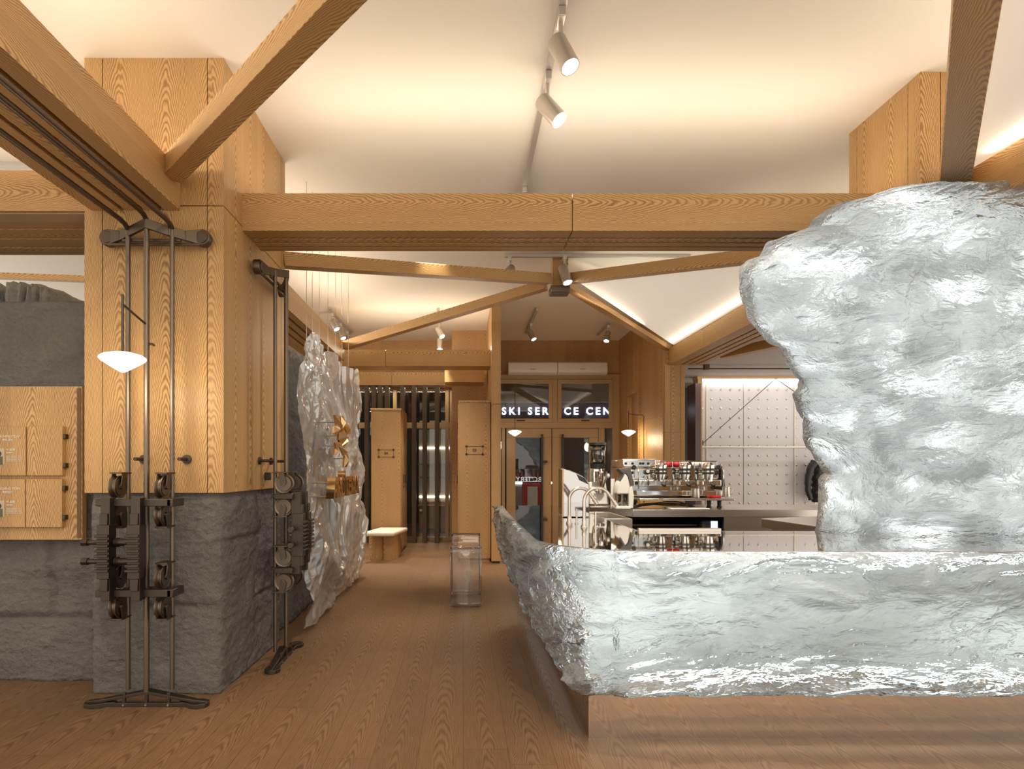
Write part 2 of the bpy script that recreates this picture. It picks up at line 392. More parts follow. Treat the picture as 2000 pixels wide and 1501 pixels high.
rc = thing('timber_column', 'oak clad column with a slanting top edge behind the tall ice wall', 'column', (2.9, 3.7, 0))
b = MB(); x0, y0, y1 = 2.51, 3.371, 4.0
b.box(x0 + .012, 3.3, y0 + .012, y1, 0, H)
e = [x0, XA(1837, y0), 3.3]
for i in range(2): b.box(e[i] + (.0025 if i else 0), e[i + 1] - (0 if i else .0025), y0, y0 + .0125, 0, H)
e = [y0 + .0125, 3.47, 3.92, y1]
for i in range(3): b.box(x0, x0 + .0125, e[i] + (.002 if i else 0), e[i + 1] - .002, 0, H)
b.build('cladding', M_Z, rc)

b = MB(); x0, x1, y0 = XA(1297, 8.1), XA(1337, 8.1), 8.1
pc = thing('timber_column', 'slim oak pier at the end of the panelled wall beside the metal panels', 'column', (2.78, 8.3, 0))
e = [x0, XA(1309, y0), XA(1328, y0), x1]
for (z0, z1) in ((0, 1.685), (1.69, 2.57)):
    for i in range(3): b.box(e[i] + .002, e[i + 1] - .002, y0 - .02, y0 + .1, z0, z1)
b.box(x0 + .01, x1 - .01, y0 - .01, y0 + .5, 0, 2.57)
b.build('cladding', M_Z, pc)
pp = thing('timber_pier', 'oak pier with a raised top behind the locker numbered 03', 'column', (.09, 9.9, 0))
MB().box(-.18, .36, 9.65, YB - .002, 0, H).build('cladding', M_ZD, pp)
pf = thing('partition_fin', 'tall oak fin partition rising to the ceiling between lockers and entrance doors', 'partition', (.42, 8.7, 0))
MB().box(.36, .477, 7.83, 9.648, .03, 2.03).build('lower_panel', M_Z, pf); MB().box(.36, .477, 7.83, 9.648, 2.036, H).build('upper_panel', M_Z, pf)
MB().box(.37, .467, 7.85, 9.64, 0, .03).build('foot', M_DARK, pf)

# ------------------------------------------------------------------ beams
ZB0, ZB1 = 2.57, 2.785
def beam(label, x0, x1, y0, y1, axis, z0=ZB0, z1=ZB1, grooves=3, joint=None, mat=None, strip=None):
    """hollow-look oak beam with long grooves cut in its underside"""
    t = thing('ceiling_beam', label, 'beam', ((x0 + x1) / 2, (y0 + y1) / 2, z0)); b = MB(); m = mat or (M_X if axis == 'x' else M_Y)
    a0, a1 = (y0, y1) if axis == 'x' else (x0, x1); l0, l1 = (x0, x1) if axis == 'x' else (y0, y1)
    bx = lambda p, q, r, s_, z, zz: b.box(r, s_, p, q, z, zz) if axis == 'x' else b.box(p, q, r, s_, z, zz)
    segs = [l0] + ([joint] if joint else []) + [l1]
    for i in range(len(segs) - 1):
        r, s_ = segs[i] + (.0025 if i else 0), segs[i + 1] - (.0025 if i < len(segs) - 2 else 0)
        bx(a0, a1, r, s_, z0 + .05, z1)
        wd = a1 - a0; cut = [a0 + wd * f for f in ((.36, .58, .80) if grooves == 3 else ())]
        e0 = a0
        for c in cut: bx(e0, c - .014, r, s_, z0, z0 + .0505); e0 = c + .014
        bx(e0, a1, r, s_, z0, z0 + .0505)
    b.build('beam_casing', m, t)
    return t
bf = beam('long oak beam crossing the whole room above aisle and ice bar, jointed midway', XC1, 2.51, 3.53, 3.86, 'x', joint=XA(1118, 3.53))
beam('oak beam with bronze rods below, running from the big column toward the viewer', -1.97, -1.50, -.6, 3.256, 'y')
bw = beam('oak beam with wide grooved underside reaching left from the big column above stone wall', -5.2, XC0, 3.26, 3.93, 'x')
MB().box(-5.2, XC0 - .01, 3.285, 3.40, ZB0 - .006, ZB0 - .0005).build('vent_slot', plain('taupe_vent', (.42, .30, .20), .5), bw)
beam('oak beam along the aisle above the hanging clear sheet', -1.93, -1.50, 4.38, 7.75, 'y')
beam('oak beam beside the tall ice wall, bounding the bright panel near the viewer', 2.68, 3.12, -.6, 3.37, 'y')
beam('oak beam leading back from the ice wall to the slim pier', 2.70, 3.13, 4.0, 8.08, 'y', joint=6.9)
beam('oak beam spanning in front of the lockers below the row of small spotlights', -1.93, .359, 8.15, 8.5, 'x', joint=XA(753, 8.15), grooves=0)
beam('oak beam resting over the bronze fins at the glazed back wall', -3.0, -.182, 10.0, 10.36, 'x', ZB0, 2.78, 0, joint=XA(765, 10.0))
sb = thing('ceiling_beam', 'short oak stub beam glowing orange above locker 03', 'beam', (.1, 8.9, 2.5))
MB().box(-.27, .30, 8.95, 9.4, 2.47, 2.72).build('beam_casing', M_X, sb)

def brace(label, p0, p1, w, h, mat=None):
    p0, p1 = Vector(p0), Vector(p1); d = p1 - p0; L = d.length
    yaw = math.atan2(d.y, d.x); pit = -math.atan2(d.z, math.hypot(d.x, d.y))
    t = thing('timber_brace', label, 'brace', p0, rot=(0, pit, yaw))
    b = MB().box(0, L, -w / 2, w / 2, -h / 2, h / 2); b.build('brace_timber', M_X, t, local=True, bevel=.003)
    return t
brace('diagonal oak brace rising from the big column up past the top of the picture', (-1.50, 3.16, 2.735), (.62, .95, 2.80), .10, .105)
brace('dark grained oak brace standing up from behind the ice wall to the top', (2.66, 3.33, 2.735), (1.30, 1.49, 2.80), .13, .10)
JX = Vector((1.0, 6.4, 3.145))
brace('oak brace from the big column to the ceiling junction plate', (-1.30, 4.38, 2.69), JX + Vector((-.13, -.11, 0)), .10, .10)
b3 = brace('oak brace from the junction plate toward the tall ice wall', (2.62, 4.05, 2.69), JX + Vector((.10, -.13, 0)), .10, .10)
brace('oak brace sloping from the junction plate down to the locker beam', (-1.50, 7.72, 2.75), JX + Vector((-.13, .09, 0)), .10, .10)
brace('thin oak brace edging the bright ceiling panel down to the slim pier', (2.68, 8.1, 2.80), JX + Vector((.10, .13, 0)), .09, .06)
b6 = brace('thin oak rail seen high above the stone wall and rocks', (-5.0, 5.2, 2.875), (-1.935, 5.2, 2.76), .05, .05)
b7 = brace('oak brace under the grey soffit beyond the slim pier', (3.22, 7.6, 2.62), (4.05, 5.7, 2.62), .12, .10)
MB().box(2.56, 2.66, 4.012, 4.022, 2.66, 2.73).build('mount_plate', M_IRON, b3)
MB().cyl((-4.5, 5.2, 2.88), (-4.5, 5.2, H), .008).build('hanger_rod', M_IRON, b6); MB().cyl((3.6, 6.67, 2.66), (3.6, 6.67, 2.735), .008).build('hanger_rod', M_IRON, b7)
jp = thing('junction_plate', 'square bronze plate where the oak braces meet under a short post', 'joint', (1.0, 6.4, 3.0))
MB().box(.90, 1.10, 6.31, 6.49, 3.02, 3.09).build('plate', M_BRONZE2, jp, bevel=.01)
MB().box(.92, 1.08, 6.33, 6.47, 3.09, H).build('hanger_post', M_Z, jp)

def membrane(label, pts, th=.012):
    return one('ceiling_panel', MB().prism([Vector(p) for p in pts], (0, 0, th)), M_MEMB, label, 'ceiling panel')
membrane('glowing white triangular ceiling panel between oak braces beyond the long beam', [(1.10, 6.4, 3.215), (2.74, 8.00, 2.815), (2.74, 4.20, 2.815)])
membrane('glowing white triangular ceiling panel beside the brace above the ice wall', [(2.73, 3.3, 2.805), (2.73, -.3, 2.805), (.9, .95, 2.885)])

# lower soffit and bright metal wall of the side room on the right
struct('ceiling_side', MB().box(3.14, 6, 4.6, 10.9, 2.735, 2.80), plain('grey_soffit', (.50, .46, .43), .8))
# ------------------------------------------------------------------ cable lift rig models on the big column
def arc_bar(b, pts, w, h):                # flat bar: pts are (x, y, z, halfwidth) outline spine, extruded upright
    L = [Vector((x, y + hw, z)) for x, y, z, hw in pts] + [Vector((x, y - hw, z)) for x, y, z, hw in reversed(pts)]
    b.prism(L, (0, 0, h))
def wheel(b, c, R, w):                    # grooved cable wheel, axle along local x
    b.lathe([(R * .18, -w / 2), (R * .80, -w / 2), (R * .80, -w * .38), (R * .98, -w * .5), (R, -w * .5), (R, -w * .36), (R * .80, -w * .12), (R * .80, w * .12), (R, w * .36), (R, w * .5), (R * .98, w * .5),
             (R * .80, w * .38), (R * .80, w / 2), (R * .18, w / 2)], c, (1, 0, 0), 36)
    b.lathe([(0, -w * .85), (R * .22, -w * .85), (R * .22, w * .85), (0, w * .85)], c, (1, 0, 0), 16)
    return b
def make_rig(label, loc, rotz, runs, mirror=1):
    """local x along the wall, -y away from the wall, z up"""
    t = thing('cable_lift_model', label, 'lift model', loc, rotz, 'cable lift models')
    S = .113; yr, yc = -.11, -.145; kw = dict(local=True)
    ZT = 2.405
    # top bracket
    b = MB()
    for s in (-1, 1):
        b.lathe([(0, -.042), (.040, -.042), (.043, -.034), (.043, .0), (0, .0)], (s * .245, -.028, ZT), (0, 1, 0), 28)
        b.lathe([(0, 0), (.031, 0), (.031, .006), (0, .006)], (s * .245, -.076, ZT), (0, 1, 0), 24)
    for s in (-1, 1):
        top = [(s * .245, -.07, ZT + .040), (s * .17, -.09, ZT + .026), (s * .10, -.125, ZT + .035), (0, -.165, ZT + .06)]
        bot = [(s * .245, -.07, ZT - .040), (s * .17, -.09, ZT - .024), (s * .10, -.125, ZT - .012), (0, -.165, ZT + .012)]
        for i in range(3):
            q = [Vector(top[i]), Vector(top[i + 1]), Vector(bot[i + 1]), Vector(bot[i])]
            b.hexa([bot[i], bot[i + 1], (bot[i + 1][0], bot[i + 1][1] + .022, bot[i + 1][2]), (bot[i][0], bot[i][1] + .022, bot[i][2]),
                    top[i], top[i + 1], (top[i + 1][0], top[i + 1][1] + .022, top[i + 1][2]), (top[i][0], top[i][1] + .022, top[i][2])])
    b.box(-.24, .24, -.075, -.06, ZT - .045, ZT - .032); b.box(-.15, .15, -.10, -.085, ZT - .034, ZT - .020)
    b.build('top_bracket', M_BRONZE, t, bevel=.002, **kw)
    for x, y, r in ((-S, yr, .0115), (0, yc, .0135), (S, yr, .0115)):
        MB().cyl((x, y, .075), (x, y, ZT + .02), r).build('rod', M_BRONZE2, t, smooth=True, sharp=40, **kw)
    if runs:
        for x, y, z in ((-S, yr, ZT + .04), (0, yc, ZT + .075), (S, yr, ZT + .045)):
            MB().tube([(x, y + .02, z - .03), (x, y - .03, z), (x, y - .08, z + .006), (x, y - 3.2, z + .01)], .0125, 12).build('overhead_rod', M_BRONZE, t, smooth=True, sharp=40, **kw)
    # foot
    b = MB()
    for s in (-1, 1):
        arc_bar(b, [(s * .16, -.135, 0, .012), (s * .20, -.135, 0, .022), (s * .235, -.138, 0, .042), (s * .27, -.14, 0, .046), (s * .305, -.14, 0, .030), (s * .313, -.14, 0, .008)], 0, .022)
        b.hexa([(s * .24, -.15, .018), (0, -.15, .062), (0, -.10, .062), (s * .24, -.115, .018), (s * .24, -.15, .032), (0, -.15, .078), (0, -.10, .078), (s * .24, -.115, .032)])
        b.hexa([(s * .305, -.148, .018), (s * .22, -.15, .020), (s * .22, -.125, .020), (s * .305, -.13, .018), (s * .305, -.148, .024), (s * .15, -.15, .048), (s * .15, -.125, .048), (s * .305, -.13, .024)])
    b.box(-.24, .24, -.155, -.135, .0, .020)
    for x in (-S, 0, S): b.box(x - .008, x + .008, -.152, -.138, .018, .07)
    b.build('foot', M_IRON, t, bevel=.002, **kw)
    for x in (-S, 0, S): MB().lathe([(0, 0), (.005, 0), (.005, .003), (0, .003)], (x, -.155, .010), (0, -1, 0), 10).build('foot_bolt', M_STEEL, t, **kw)
    if runs: MB().tube([(.012, yc, 1.835), (.035, yc - .006, 1.832), (.042, yc - .006, 1.824)], .006, 8).build('coat_peg', M_IRON, t, **kw)
    MB().box(.02, .05, -.035, -.002, 1.13, 1.18).build('wall_stop', M_DARK, t, bevel=.003, **kw)
    # wall spacers
    for s in (-1, 1):
        MB().lathe([(0, 0), (.024, 0), (.024, .010), (.009, .012), (.009, .095), (0, .095)], (s * S + .028, -.002, 1.253), (0, -1, 0), 22).build('wall_spacer', M_IRON, t, smooth=True, sharp=40, **kw)
    # eight wheels with yokes
    for x in (-S - .012, S - .012):
        for z, d in ((1.112, 1), (.972, -1), (.660, 1), (.512, -1)):
            wx = x - .006
            w = wheel(MB(), (wx, yr - .062, z), .057, .034).build('cable_wheel', M_BRONZE2, t, smooth=True, sharp=35, **kw)
            y = MB(); zz = .05 * (1 if z in (1.112, .660) else -1)
            for s in (-1, 1):
                y.prism([(wx + s * .026 - .003, yr - .082, z + zz * .1), (wx + s * .026 - .003, yr - .048, z - zz * .25), (wx + s * .026 - .003, yr - .030, z + zz * 1.35), (wx + s * .026 - .003, yr - .066, z + zz * 1.35)], (.006, 0, 0))
            y.box(wx - .028, wx + .032, yr - .085, yr + .008, z + zz * 1.30, z + zz * 1.30 + .008)
            y.build('wheel_yoke', M_BRONZE, w, local=True, bevel=.001)
    # clamp frame
    for z in (1.035, .588):
        b = MB()
        b.box(-.20, .165, yr - .125, yr - .095, z - .018, z + .018)
        b.box(.145, .175, yr - .125, yr + .0, z - .020, z + .020); b.box(-.205, -.175, yr - .13, yr - .02, z - .016, z + .016)
        b.box(-.13, .14, yr - .02, yr + .02, z - .010, z + .010)
        b.build('clamp_bar', M_IRON, t, bevel=.003, **kw)
    for x in (-.135, .012):
        b = MB(); y0 = yr - .195
        b.box(x - .022, x + .022, y0 + .03, y0 + .085, .56, 1.06)
        b.box(x - .030, x + .030, y0 + .01, y0 + .075, .67, .93)
        b.box(x - .019, x + .019, y0 + .015, y0 + .05, .93, .985); b.box(x - .019, x + .019, y0 + .015, y0 + .05, .61, .67)
        for k in range(8): b.box(x - .033, x + .033, y0 - .008, y0 + .02, .705 + k * .024, .717 + k * .024)
        b.build('ridged_jaw', M_IRON, t, bevel=.002, **kw)
    for z in (.842, .748):
        b = MB(); y0 = yr - .135
        b.cyl((-.235, y0, z), (.01, y0, z), .012); b.cyl((-.115, y0, z), (-.03, y0, z), .018)
        for k in range(5): b.cyl((-.115 + k * .007, y0, z), (-.112 + k * .007, y0, z), .023)
        for k in range(4): b.cyl((-.182 + k * .006, y0, z), (-.179 + k * .006, y0, z), .016)
        b.lathe([(0, 0), (.019, 0), (.019, .03), (0, .03)], (-.235, y0, z), (-1, 0, 0), 6)
        b.build('tension_screw', M_IRON, t, bevel=.001, **kw)
    for z in (.885, .815, .79, .715):
        MB().box(-.07, .0, yr - .10, yr - .075, z - .008, z + .008).build('spacer_bar', M_BRONZE2, t, bevel=.002, **kw)
    return t
make_rig('bronze cable lift model standing at the front face of the big column', (-1.605, 3.258, 0), 0, True)
make_rig('bronze cable lift model standing at the aisle side of the big column', (XC1, 3.905, 0), PI / 2, False)

# ------------------------------------------------------------------ opal lamps
def lamp(label, p, arm, stem_top, post=None):
    """p: centre of the shade; arm: where its bracket is held"""
    p = Vector(p); t = thing('pendant_lamp', label, 'lamp', p, group='opal cone lamps')
    MB().lathe([(0, .026), (.045, .025), (.085, .014), (.100, .004), (.102, -.004), (.094, -.014), (.05, -.043), (.012, -.066), (0, -.069)], p, (0, 0, 1), 40).build('lamp_shade', M_SHADE, t, smooth=True)
    b = MB().cyl(p + Vector((0, 0, .024)), (p.x, p.y, stem_top), .0058); b.build('stem', M_IRON, t, smooth=True, sharp=40)
    a = Vector((p.x, p.y, stem_top - .045)); b = MB()
    pts = [a] + [Vector(q) for q in arm]; b.tube(pts, .0055, 10); b.build('arm', M_IRON, t, smooth=True, sharp=40)
    l = bpy.data.lights.new('lamp_glow', 'POINT'); l.energy = 7; l.color = (1, .80, .55); l.shadow_soft_size = .1
    lo = bpy.data.objects.new('lamp_glow', l); COL.objects.link(lo); lo.location = (p.x, p.y, p.z - .12)
    return t
lamp('opal cone lamp hooked onto the cable lift model of the big column', (-1.60, 2.885, 1.722), [(-1.605, 3.00, 1.955), (-1.605, 3.097, 1.935)], 2.02)
lamp('opal cone lamp on a bent rod by the panelled wall behind the coffee machine', (2.42, 9.0, 1.75), [(2.52, 8.9, 1.985), (2.585, 8.86, 1.985), (2.60, 8.85, 1.96), (2.60, 8.85, .0)], 2.06)
lamp('opal cone lamp hanging before the glass entrance doors', (.78, 9.3, 1.768), [(.60, 9.3, 2.42), (.477, 9.3, 2.42)], 2.48)

# ------------------------------------------------------------------ coach notice board on the left
yb = 3.44
bd = thing('notice_board', 'oak notice board with four hinged flaps on the stone wall', 'board', (-2.9, yb, .80))
zt, zl = ZA(755, yb), ZA(1053, yb); xr = XA(165, yb)
MB().box(-5.0, xr, yb - .02, yb + .02, zl, zt).build('back_panel', M_Z, bd, bevel=.002)
MB().box(-4.5, xr - .1, yb + .02, yb + .03, zt - .12, zt - .06).build('wall_mount', M_IRON, bd)
MB().box(xr - .028, xr - .006, yb - .023, yb - .019, zl + .01, zt - .01).build('edge_slot', plain('shadow_gap_oak', (.16, .085, .035), .6), bd)
def flap(x0p, x1p, y0p, y1p, txt):
    d = yb - .045; x0, x1, z1, z0 = XA(x0p, d), XA(x1p, d), ZA(y0p, d), ZA(y1p, d)
    f = MB().box(x0, x1, yb - .05, yb - .0205, z0, z1).build('flap', M_Z, bd, bevel=.0015)
    if txt:
        yy = yb - .0515; n = (0, -1, 0)
        T = lambda s, px, py, h, al='LEFT': text_mesh(s, h, .0012, facing((XA(px, yy), yy, ZA(py, yy)), n), align=al).build('printed_text', M_PRINT, f)
        k = y0p - 833
        T('COACHING TEAM', 14, 852 + k, .018, 'CENTER'); T('教练团队', 15, 859 + k, .015, 'CENTER')
        T('林 晨曦', 12, 878 + k, .015); T('滑雪教练', 12, 884 + k, .009)
        for i in range(4): T('单板双板 初级中级教学 一级认证', 12, 891 + k + i * 3, .006)
        x0, x1, z1, z0 = XA(-14, yy), XA(9, yy), ZA(875 + k, yy), ZA(907 + k, yy)
        MB().box(x0, x1, yy - .001, yy + .001, z0, z1).build('portrait_photo', plain('photo_paper', (.50, .40, .28), .5), f)
        MB().box(x0 + .012, x1 - .01, yy - .002, yy - .0005, z0, z0 + .045).build('portrait_jacket', plain('photo_olive', (.10, .10, .055), .6), f)
        MB().lathe([(0, 0), (.016, 0), (.016, .0012), (0, .0012)], ((x0 + x1) / 2, yy - .0008, z0 + .06), (0, -1, 0), 20).build('portrait_head', plain('photo_dark', (.05, .035, .03), .6), f)
    else:
        for zz in (852 if y0p < 900 else 952, 908 if y0p < 900 else 1008):
            MB().box(x1 + .001, x1 + .016, yb - .05, yb - .021, ZA(zz + 5, yb), ZA(zz - 4, yb)).build('hinge', M_IRON, f, bevel=.002)
flap(-40, 51, 833, 928, True); flap(54, 123, 832, 928, False); flap(-40, 50, 935, 1029, True); flap(52, 122, 935, 1029, False)

# boulders lying on the wall behind
for i, (a, c, top, sd) in enumerate(((-60, 58, 562, 1.), (52, 97, 562, 5.), (92, 122, 566, 9.), (116, 152, 576, 13.))):
    d = 4.6; x0, x1, zt_ = XA(a, d), XA(c, d), ZA(top, d); b = MB()
    b.bm.free(); b.bm = bmesh.new(); bmesh.ops.create_icosphere(b.bm, subdivisions=4, radius=1)
    for v in b.bm.verts:
        q = v.co.copy(); m = max(abs(q.x), abs(q.y), abs(q.z)); q = q.lerp(q / m * .9, .75)
        q *= 1 + .10 * noise.noise(q * 1.7 + Vector((sd, 0, 0))) + .05 * noise.noise(q * 5 + Vector((sd, 0, 0)))
        v.co = Vector(((x0 + x1) / 2 + q.x * (x1 - x0) * .41, d + q.y * .3, zt_ - .28 + q.z * .30))
    lb = ['large grey boulder on the stone wall top, cut off by the picture edge', 'grey boulder beside the largest one on the stone wall top', 'small pale boulder in the middle of the row on the wall', 'low pale boulder at the end nearest the column on the wall'][i]
    one('boulder', b, M_ROCK, lb, 'rock', 'boulders on the stone wall', smooth=True, origin=((x0 + x1) / 2, d, zt_ - .56))
struct('wall_rear', MB().box(-5.2, -2.02, 4.2, 5.1, 0, 1.955), M_STONE)

# ------------------------------------------------------------------ hanging clear sheet
sh = thing('ice_sheet', 'hanging sheet of clear crumpled acrylic in front of the aisle stone wall', 'sheet', (-1.2, 5.6, 0))
def fold(y, z):
    q = Vector((y * 1.0, z * .8, 2.2))
    w = noise.noise_vector(q * 1.3) * .35
    q = q + w
    r = lambda p: 1 - 2 * abs(noise.noise(p))
    return .07 * noise.noise(q * 1.4) + .05 * r(q * 2.0 + Vector((3, 1, 0))) + .028 * r(q * 4.3) + .015 * r(q * 9.) + .005 * r(q * 19.)
def sheet_fn(u, v):
    z = v
    y0 = 4.42 + .10 * noise.noise(Vector((v * 6, 1.5, 0))) + .05 * noise.noise(Vector((v * 15, 4.5, 0))) + .12 * max(0, v - .85) / .15
    y1 = 6.72 + .12 * noise.noise(Vector((v * 5, 7.5, 0))) + .05 * noise.noise(Vector((v * 14, 2.5, 0)))
    y = y0 + (y1 - y0) * u
    top = 2.24 + .10 * noise.noise(Vector((u * 5, 3.5, 0))) + .05 * noise.noise(Vector((u * 13, 6.5, 0))) - .22 * max(0, .06 - u) / .06
    z = .012 + .03 * (1 + noise.noise(Vector((u * 9, 9.5, 0)))) * (1 - v) + v * top
    x = -1.185 + fold(y, z) + .05 * math.sin(v * 5)
    return (x, y, z)
b = MB(); b.grid(sheet_fn, 200, 190); b.build('sheet', M_FILM, sh, smooth=True)
for y in (4.66, 4.84, 5.08, 5.40, 5.72, 6.02, 6.35):
    MB().cyl((-1.19, y, 2.15 + .05 * math.sin(y * 9)), (-1.19, y, H), .0022, n=6).build('hanging_wire', M_STEEL, sh)
MB().cyl((-1.36, 4.66, 2.86), (-1.05, 4.66, 2.86), .004, n=6).build('spreader_rod', M_STEEL, sh)
def sheet_x(y, z): return -1.185 + fold(y, z) + .05 * math.sin((z - .03) / 2.2 * 5) + .012
# brass lettering and emblem standing off the sheet
XE = -.97
lt = thing('wall_lettering', 'polished brass raised lettering on the hanging clear sheet', 'lettering', (XE, 5.5, 1.0))
ys = 4.47; word = "ARC'TERYX"; adv = [.175, .17, .165, .06, .145, .15, .17, .165, .165]; k = 1.07 / sum(adv)
for ch, a in zip(word, adv):
    b = text_mesh(ch, .215, .06, Matrix.Translation((0, 0, 0)), bold=.004)
    bb = [v.co.copy() for v in b.bm.verts]; x0, x1 = min(v.x for v in bb), max(v.x for v in bb)
    b.bm.transform(Matrix.Translation((-(x0 + x1) / 2, 0, 0)))
    M = facing((XE, ys + a * k / 2, 1.055 + (.04 if ch == "'" else 0)), (1, 0, 0))
    b.bm.transform(M); b.build('letter', M_GOLD, lt, normals=False); ys += a * k
for y in (4.5, 4.95, 5.45):
    for z in (1.0, 1.10): MB().cyl((min(sheet_x(y, z), XE - .04), y, z), (XE - .03, y, z), .005, n=8).build('wall_mount_rod', M_STEEL, lt)
em = thing('emblem', 'angular brass bird skeleton emblem above the brass lettering', 'emblem', (XE, 5.5, 1.45))
def shard(b, pts, th=.03):        # pts: (y, z) outline, with a raised ridge towards +x
    P = [Vector((XE, y, z)) for y, z in pts]; c = sum(P, Vector()) / len(P) + Vector((th, 0, 0)); Bk = [p - Vector((th * .5, 0, 0)) for p in P]
    f = b._q(P); k_ = b._q(Bk); t_ = b.bm.verts.new(c); n = len(f)
    for i in range(n):
        b.bm.faces.new((f[i], f[(i + 1) % n], t_)); b.bm.faces.new((f[(i + 1) % n], f[i], k_[i], k_[(i + 1) % n]))
    b.bm.faces.new(k_[::-1])
e = lambda px, py: (-XE * 1200 / (905 - px), 1.2 - (py - 916) * -XE / (905 - px))
E_ = {'wing_bone': [[(654, 810), (659, 810), (667, 838), (668, 846), (662, 846)], [(666, 812), (671, 812), (672, 838), (667, 840)]],
      'skull': [[(653, 832), (661, 828), (664, 838), (658, 850), (653, 845)]],
      'ribcage': [[(662, 845), (672, 838), (679, 848), (678, 862), (668, 868), (661, 858)], [(672, 830), (680, 828), (684, 846), (678, 848)], [(675, 850), (681, 852), (672, 874), (668, 870)]],
      'leg_bone': [[(655, 864), (666, 862), (664, 872), (657, 876)], [(654, 876), (659, 874), (657, 888), (653, 888)], [(664, 872), (673, 876), (678, 888), (672, 890)]],
      'tail_bone': [[(674, 884), (679, 886), (677, 912), (672, 912)]]}
for nm, L in E_.items():
    for P in L:
        b = MB(); shard(b, [e(*q) for q in P]); b.build(nm, M_GOLD, em)
for y, z in ((4.83, 1.57), (4.95, 1.47), (5.0, 1.39), (5.12, 1.29)): MB().cyl((min(sheet_x(y, z), XE - .03), y, z), (XE - .02, y, z), .005, n=8).build('wall_mount_rod', M_STEEL, em)
# ------------------------------------------------------------------ lockers, bench, stool
def locker(label, num, x0, x1, y0, y1, z1, side, pz):
    t = thing('locker', label, 'locker', ((x0 + x1) / 2, (y0 + y1) / 2, 0), group='numbered oak lockers')
    MB().box(x0, x1, y0, y1, .04, z1 - .03).build('body', M_ZD, t, bevel=.003)
    MB().box(x0 - .006, x1 + .006, y0 - .006, y1, z1 - .029, z1).build('top', M_X, t, bevel=.002)
    MB().box(x0 + .01, x1 - .01, y0 + .015, y1 - .01, 0, .04).build('plinth', M_ZD, t)
    cx = (x0 + x1) / 2; w, h = .105, .052; yy = y0 - .002
    pl = MB()
    for s in (-1, 1): pl.box(cx - w - .02, cx + w + .02, yy - .002, yy + .003, pz + s * h - .0025, pz + s * h + .0025); pl.box(cx + s * w - .0025, cx + s * w + .0025, yy - .002, yy + .003, pz - h, pz + h)
    for sx in (-1, 1):
        for sz in (-1, 1):
            c = Vector((cx + sx * w, yy - .002, pz + sz * h)); r = .021
            pl.prism([c + Vector((r, 0, 0)), c + Vector((0, 0, r)), c + Vector((-r, 0, 0)), c + Vector((0, 0, -r))], (0, .005, 0))
    p = pl.build('number_frame', plain('burnt_oak_marking', (.12, .065, .025), .6), t)
    text_mesh(num, .052, .002, facing((cx, yy - .001, pz), (0, -1, 0)), bold=.001).build('number', M_DARK, p)
    sx = x1 if side > 0 else x0
    n = 3 if side > 0 else 1
    for i in range(n):
        ya, yb_ = y0 + .02 + (y1 - y0 - .03) * i / n, y0 + .02 + (y1 - y0 - .03) * (i + 1) / n - .006
        d = MB().box(sx, sx + side * .012, ya, yb_, .06, z1 - .04).build('door', M_ZD, t, bevel=.002)
        MB().box(sx + side * .012, sx + side * .026, yb_ - .05, yb_ - .02, 1.0, 1.12).box(sx + side * .012, sx + side * .022, yb_ - .045, yb_ - .025, .93, .955).build('handle', M_DARK, d)
    return t
locker('oak locker numbered 04 behind the small cream topped bench', '04', XA(725, 8.78), XA(783, 8.78), 8.78, 9.62, 2.07, 1, ZA(885, 8.78))
locker('oak locker numbered 03 beside the tall fin partition', '03', XA(896, 7.98), .352, 7.98, 8.75, 2.095, -1, ZA(879, 7.98))

bn = thing('bench', 'small oak bench with a cream padded top before locker 04', 'bench', (-1.07, 8.3, 0))
bx0, bx1 = XA(709, 8.0), XA(783, 8.0)
MB().prism([(bx0 - .02, 7.98, .325), (bx1 - .09, 7.98, .325), (bx1 + .03, 8.68, .325), (bx0 + .13, 8.68, .325)], (0, 0, .055)).build('seat_pad', M_CREAM, bn, bevel=.022, seg=4)
for k, x in enumerate((XA(734, 8.14), XA(760, 8.14))):
    b = MB(); pr = [(x + .105 * math.cos(a), 8.235 + .105 * math.sin(a) * .9, 0) for a in [PI + PI * i / 16 for i in range(17)]] + [(x + .105, 8.60, 0), (x - .105, 8.60, 0)]
    b.prism(pr, (0, 0, .325)); b.build('leg', M_Z, bn, smooth=True, sharp=40)

st = thing('stool', 'clear acrylic stool with a lip handle standing in the aisle', 'stool', (.02, 5.6, 0))
xs0, xs1 = XA(880, 5.4), XA(940, 5.4); c, hw = (xs0 + xs1) / 2, (xs1 - xs0) / 2
def shell(fn, nu, nv, th, nm):
    b = MB(); b.grid(fn, nu, nv); o = b.build(nm, M_ACR, st, smooth=True)
    m = o.modifiers.new('thickness', 'SOLIDIFY'); m.thickness = th; m.offset = 0
    return o
shell(lambda u, v: (c - hw + 2 * hw * u, 5.36 - .035 * math.sin(PI * u) * (1 - v * .6), .005 + .515 * v), 14, 14, .011, 'front_leg')
shell(lambda u, v: (c - hw + 2 * hw * u, 5.86 + .035 * math.sin(PI * u) * (1 - v * .6), .005 + .585 * v), 14, 14, .011, 'rear_leg')
MB().box(c - hw, c + hw, 5.345, 5.86, .515, .53).build('seat', M_ACR, st, bevel=.006)
MB().box(c - hw, c + hw, 5.335, 5.365, .47, .535).build('front_lip', M_ACR, st, bevel=.006)
MB().tube([(c - .02, 5.6, .515), (c - .02, 5.6, .42), (c + .005, 5.6, .36), (c + .02, 5.6, .33)], .004, 8).build('hanging_tag_cord', M_ACR, st)
MB().box(c + .0, c + .05, 5.59, 5.60, .17, .28).build('hanging_tag', plain('pale_tag', (.75, .62, .45), .6), st)

